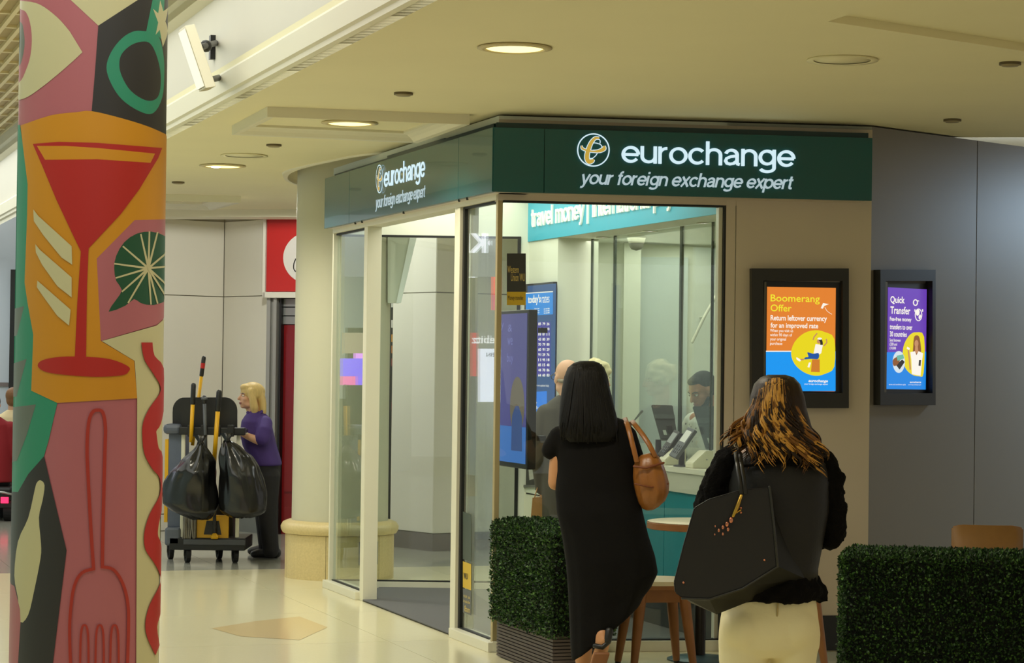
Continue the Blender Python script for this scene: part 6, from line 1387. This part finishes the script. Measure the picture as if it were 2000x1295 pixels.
for x, y, d_ in ((519, 1090, -.07), (513, 1084, .1)):
    b = B(); q = Z(x, y); tube(b, [q + V(.09, 0, .045), q + V(-.02, 0, .045), q + V(-.10, -.01, .032)], [(.04, .045), (.044, .042), (.04, .03)], 14, side=V(0, 1, 0)); obj('shoe', b, BLACK, cn, True)
BLD = hairmat('blonde_hair', C(214, 186, 124), .25, .5); T = lambda *p: hd + R6 @ (V(*p) * .95)
b = B(); ball(b, T(0, -.02, .045), (.086, .104, .082), R6, 3); ball(b, T(0, .045, .078), (.06, .05, .032), R6, 3)
for s in (-1, 1):
    tube(b, [T(s * .07, .02, .05), T(s * .085, -.0, -.02), T(s * .085, -.02, -.09), T(s * .078, -.03, -.15)], [.03, .032, .036, .022], 12)
tube(b, [T(0, -.085, .03), T(0, -.1, -.05), T(0, -.105, -.13), T(0, -.10, -.165)], [(.075, .035), (.085, .04), (.085, .04), (.07, .02)], 16, side=R6 @ V(1, 0, 0)); fused('hair', b, BLD, cn, .008, 2)
b = B(); p = J(482, 846, -.24); ball(b, p, (.012, .008, .01)); obj('wrist_watch', b, WHITE, cn, True)

# ---- two people and a mobility scooter beyond the painted column
D = 23.2
sc_t = thing('mobility_scooter', 'dark mobility scooter with a red tail lamp at the left edge', 'scooter', Z(2, 1010))
def pbox(nm, x0, y0, x1, y1, d0, d1, mat, par, bev=.01):
    p = at(x0, y1, d0); q = at(x1, y1, d0); b = B(); box(b, p, V(q.x - p.x, 0, 0), V(0, d1 - d0, 0), ZD * (at(x0, y0, d0).z - p.z), bev); return obj(nm, b, mat, par)
pbox('deck', -45, 975, 26, 992, D - .2, D + .7, BLACK, sc_t); pbox('rear_cowl', -40, 950, 24, 978, D - .25, D + .2, BLACK, sc_t, .03)
pbox('seat', -45, 920, 20, 940, D - .1, D + .35, BLACK, sc_t, .03); pbox('seat_back', -42, 850, 14, 925, D - .16, D - .08, BLACK, sc_t, .03); pbox('tail_lamp', 1, 971, 16, 983, D - .27, D - .25, E('tail_lamp', C(255, 40, 90), 2.), sc_t, .004)
b = B(); tube(b, [at(-40, 958, D - .27), at(8, 962, D - .28), at(24, 966, D - .26)], .012, 8); obj('chrome_bar', b, STEEL, sc_t, True)
for x in (-35, 18):
    b = B(); p = at(x, 995, D - .1); c = V(p.x, D - .1, .1); rg_ = [[b.verts.new(c + V(s * .04, .1 * math.cos(t), .1 * math.sin(t))) for t in (2 * PI * i / 20 for i in range(20))] for s in (-1, 1)]
    for i in range(20): b.faces.new((rg_[0][i], rg_[1][i], rg_[1][(i + 1) % 20], rg_[0][(i + 1) % 20]))
    b.faces.new(rg_[0]); b.faces.new(rg_[1][::-1]); obj('wheel', b, RUBBER, sc_t)
def plain_person(label, hx, hy, D, top, skin, hair, fold, seated):
    t = thing('person', label, 'person', Z(hx, 1010)); s = F / D; q = lambda x, y, d=0.: at(hx + x * s, hy + y * s, D + d); hd = q(0, 0); Rr = rot_to((.1, 1))
    legs = [(q(-.09, .75), q(-.1, .80, .42), q(-.1, 1.16, .5), V(0, 1, 0)), (q(.09, .75), q(.1, .80, .42), q(.1, 1.16, .5), V(0, 1, 0))] if seated else [(q(-.09, .78), q(-.1, 1.1), q(-.1, 1.13), V(0, 1, 0)), (q(.09, .78), q(.1, 1.1), q(.1, 1.13), V(0, 1, 0))]
    figure(t, skin, hd, Rr, q(0, .15), [(q(-.17, .25), q(-.24, .5), q(-.15, .55, .25), ZD, -1), (q(.17, .25), q(.24, .5), q(.15, .55, .25), ZD, 1)], legs, q(0, .72), .95, .5, .012)
    b = B(); rings(b, [(q(-.07, .12), q(.07, .12), .07, 0), (q(-.19, .2), q(.19, .2), .11, 0), (q(-.21, .4), q(.21, .4), .13, 0), (q(-.2, .6), q(.2, .6), .14, 0), (q(-.2, .78), q(.2, .78), .14, 0)], 24)
    for g in (-1, 1): tube(b, [q(g * .17, .23), q(g * .24, .5), q(g * .16, .54, .2)], [.07, .062, .048], 14)
    fused('coat', b, top, t, .013, 3)
    b = B(); ball(b, hd + V(0, -.025, .03), (.082, .095, .09), None, 3); ball(b, hd + V(0, -.05, -.02), (.07, .06, .07), None, 3); fused('hair', b, hair, t, .01, 2)
    b = B()
    for l in legs: tube(b, [l[0], l[1], l[2]], [.095, .08, .065], 14)
    fused('trousers', b, fold, t, .013, 3); return t
plain_person('person in a dark red coat seated on the scooter at the left edge', -14, 790, 23.1, M('dark_red_coat', C(140, 20, 30), .8), SK2, hairmat('brown_hair', C(62, 40, 24)), BTR, True)
plain_person('person with brown hair in a cream top beyond the painted column', 27, 778, 24.3, M('cream_top', C(224, 204, 160), .8), SK2, hairmat('auburn_hair', C(130, 92, 60), .3), M('pink_trousers', C(150, 96, 100), .8), True)
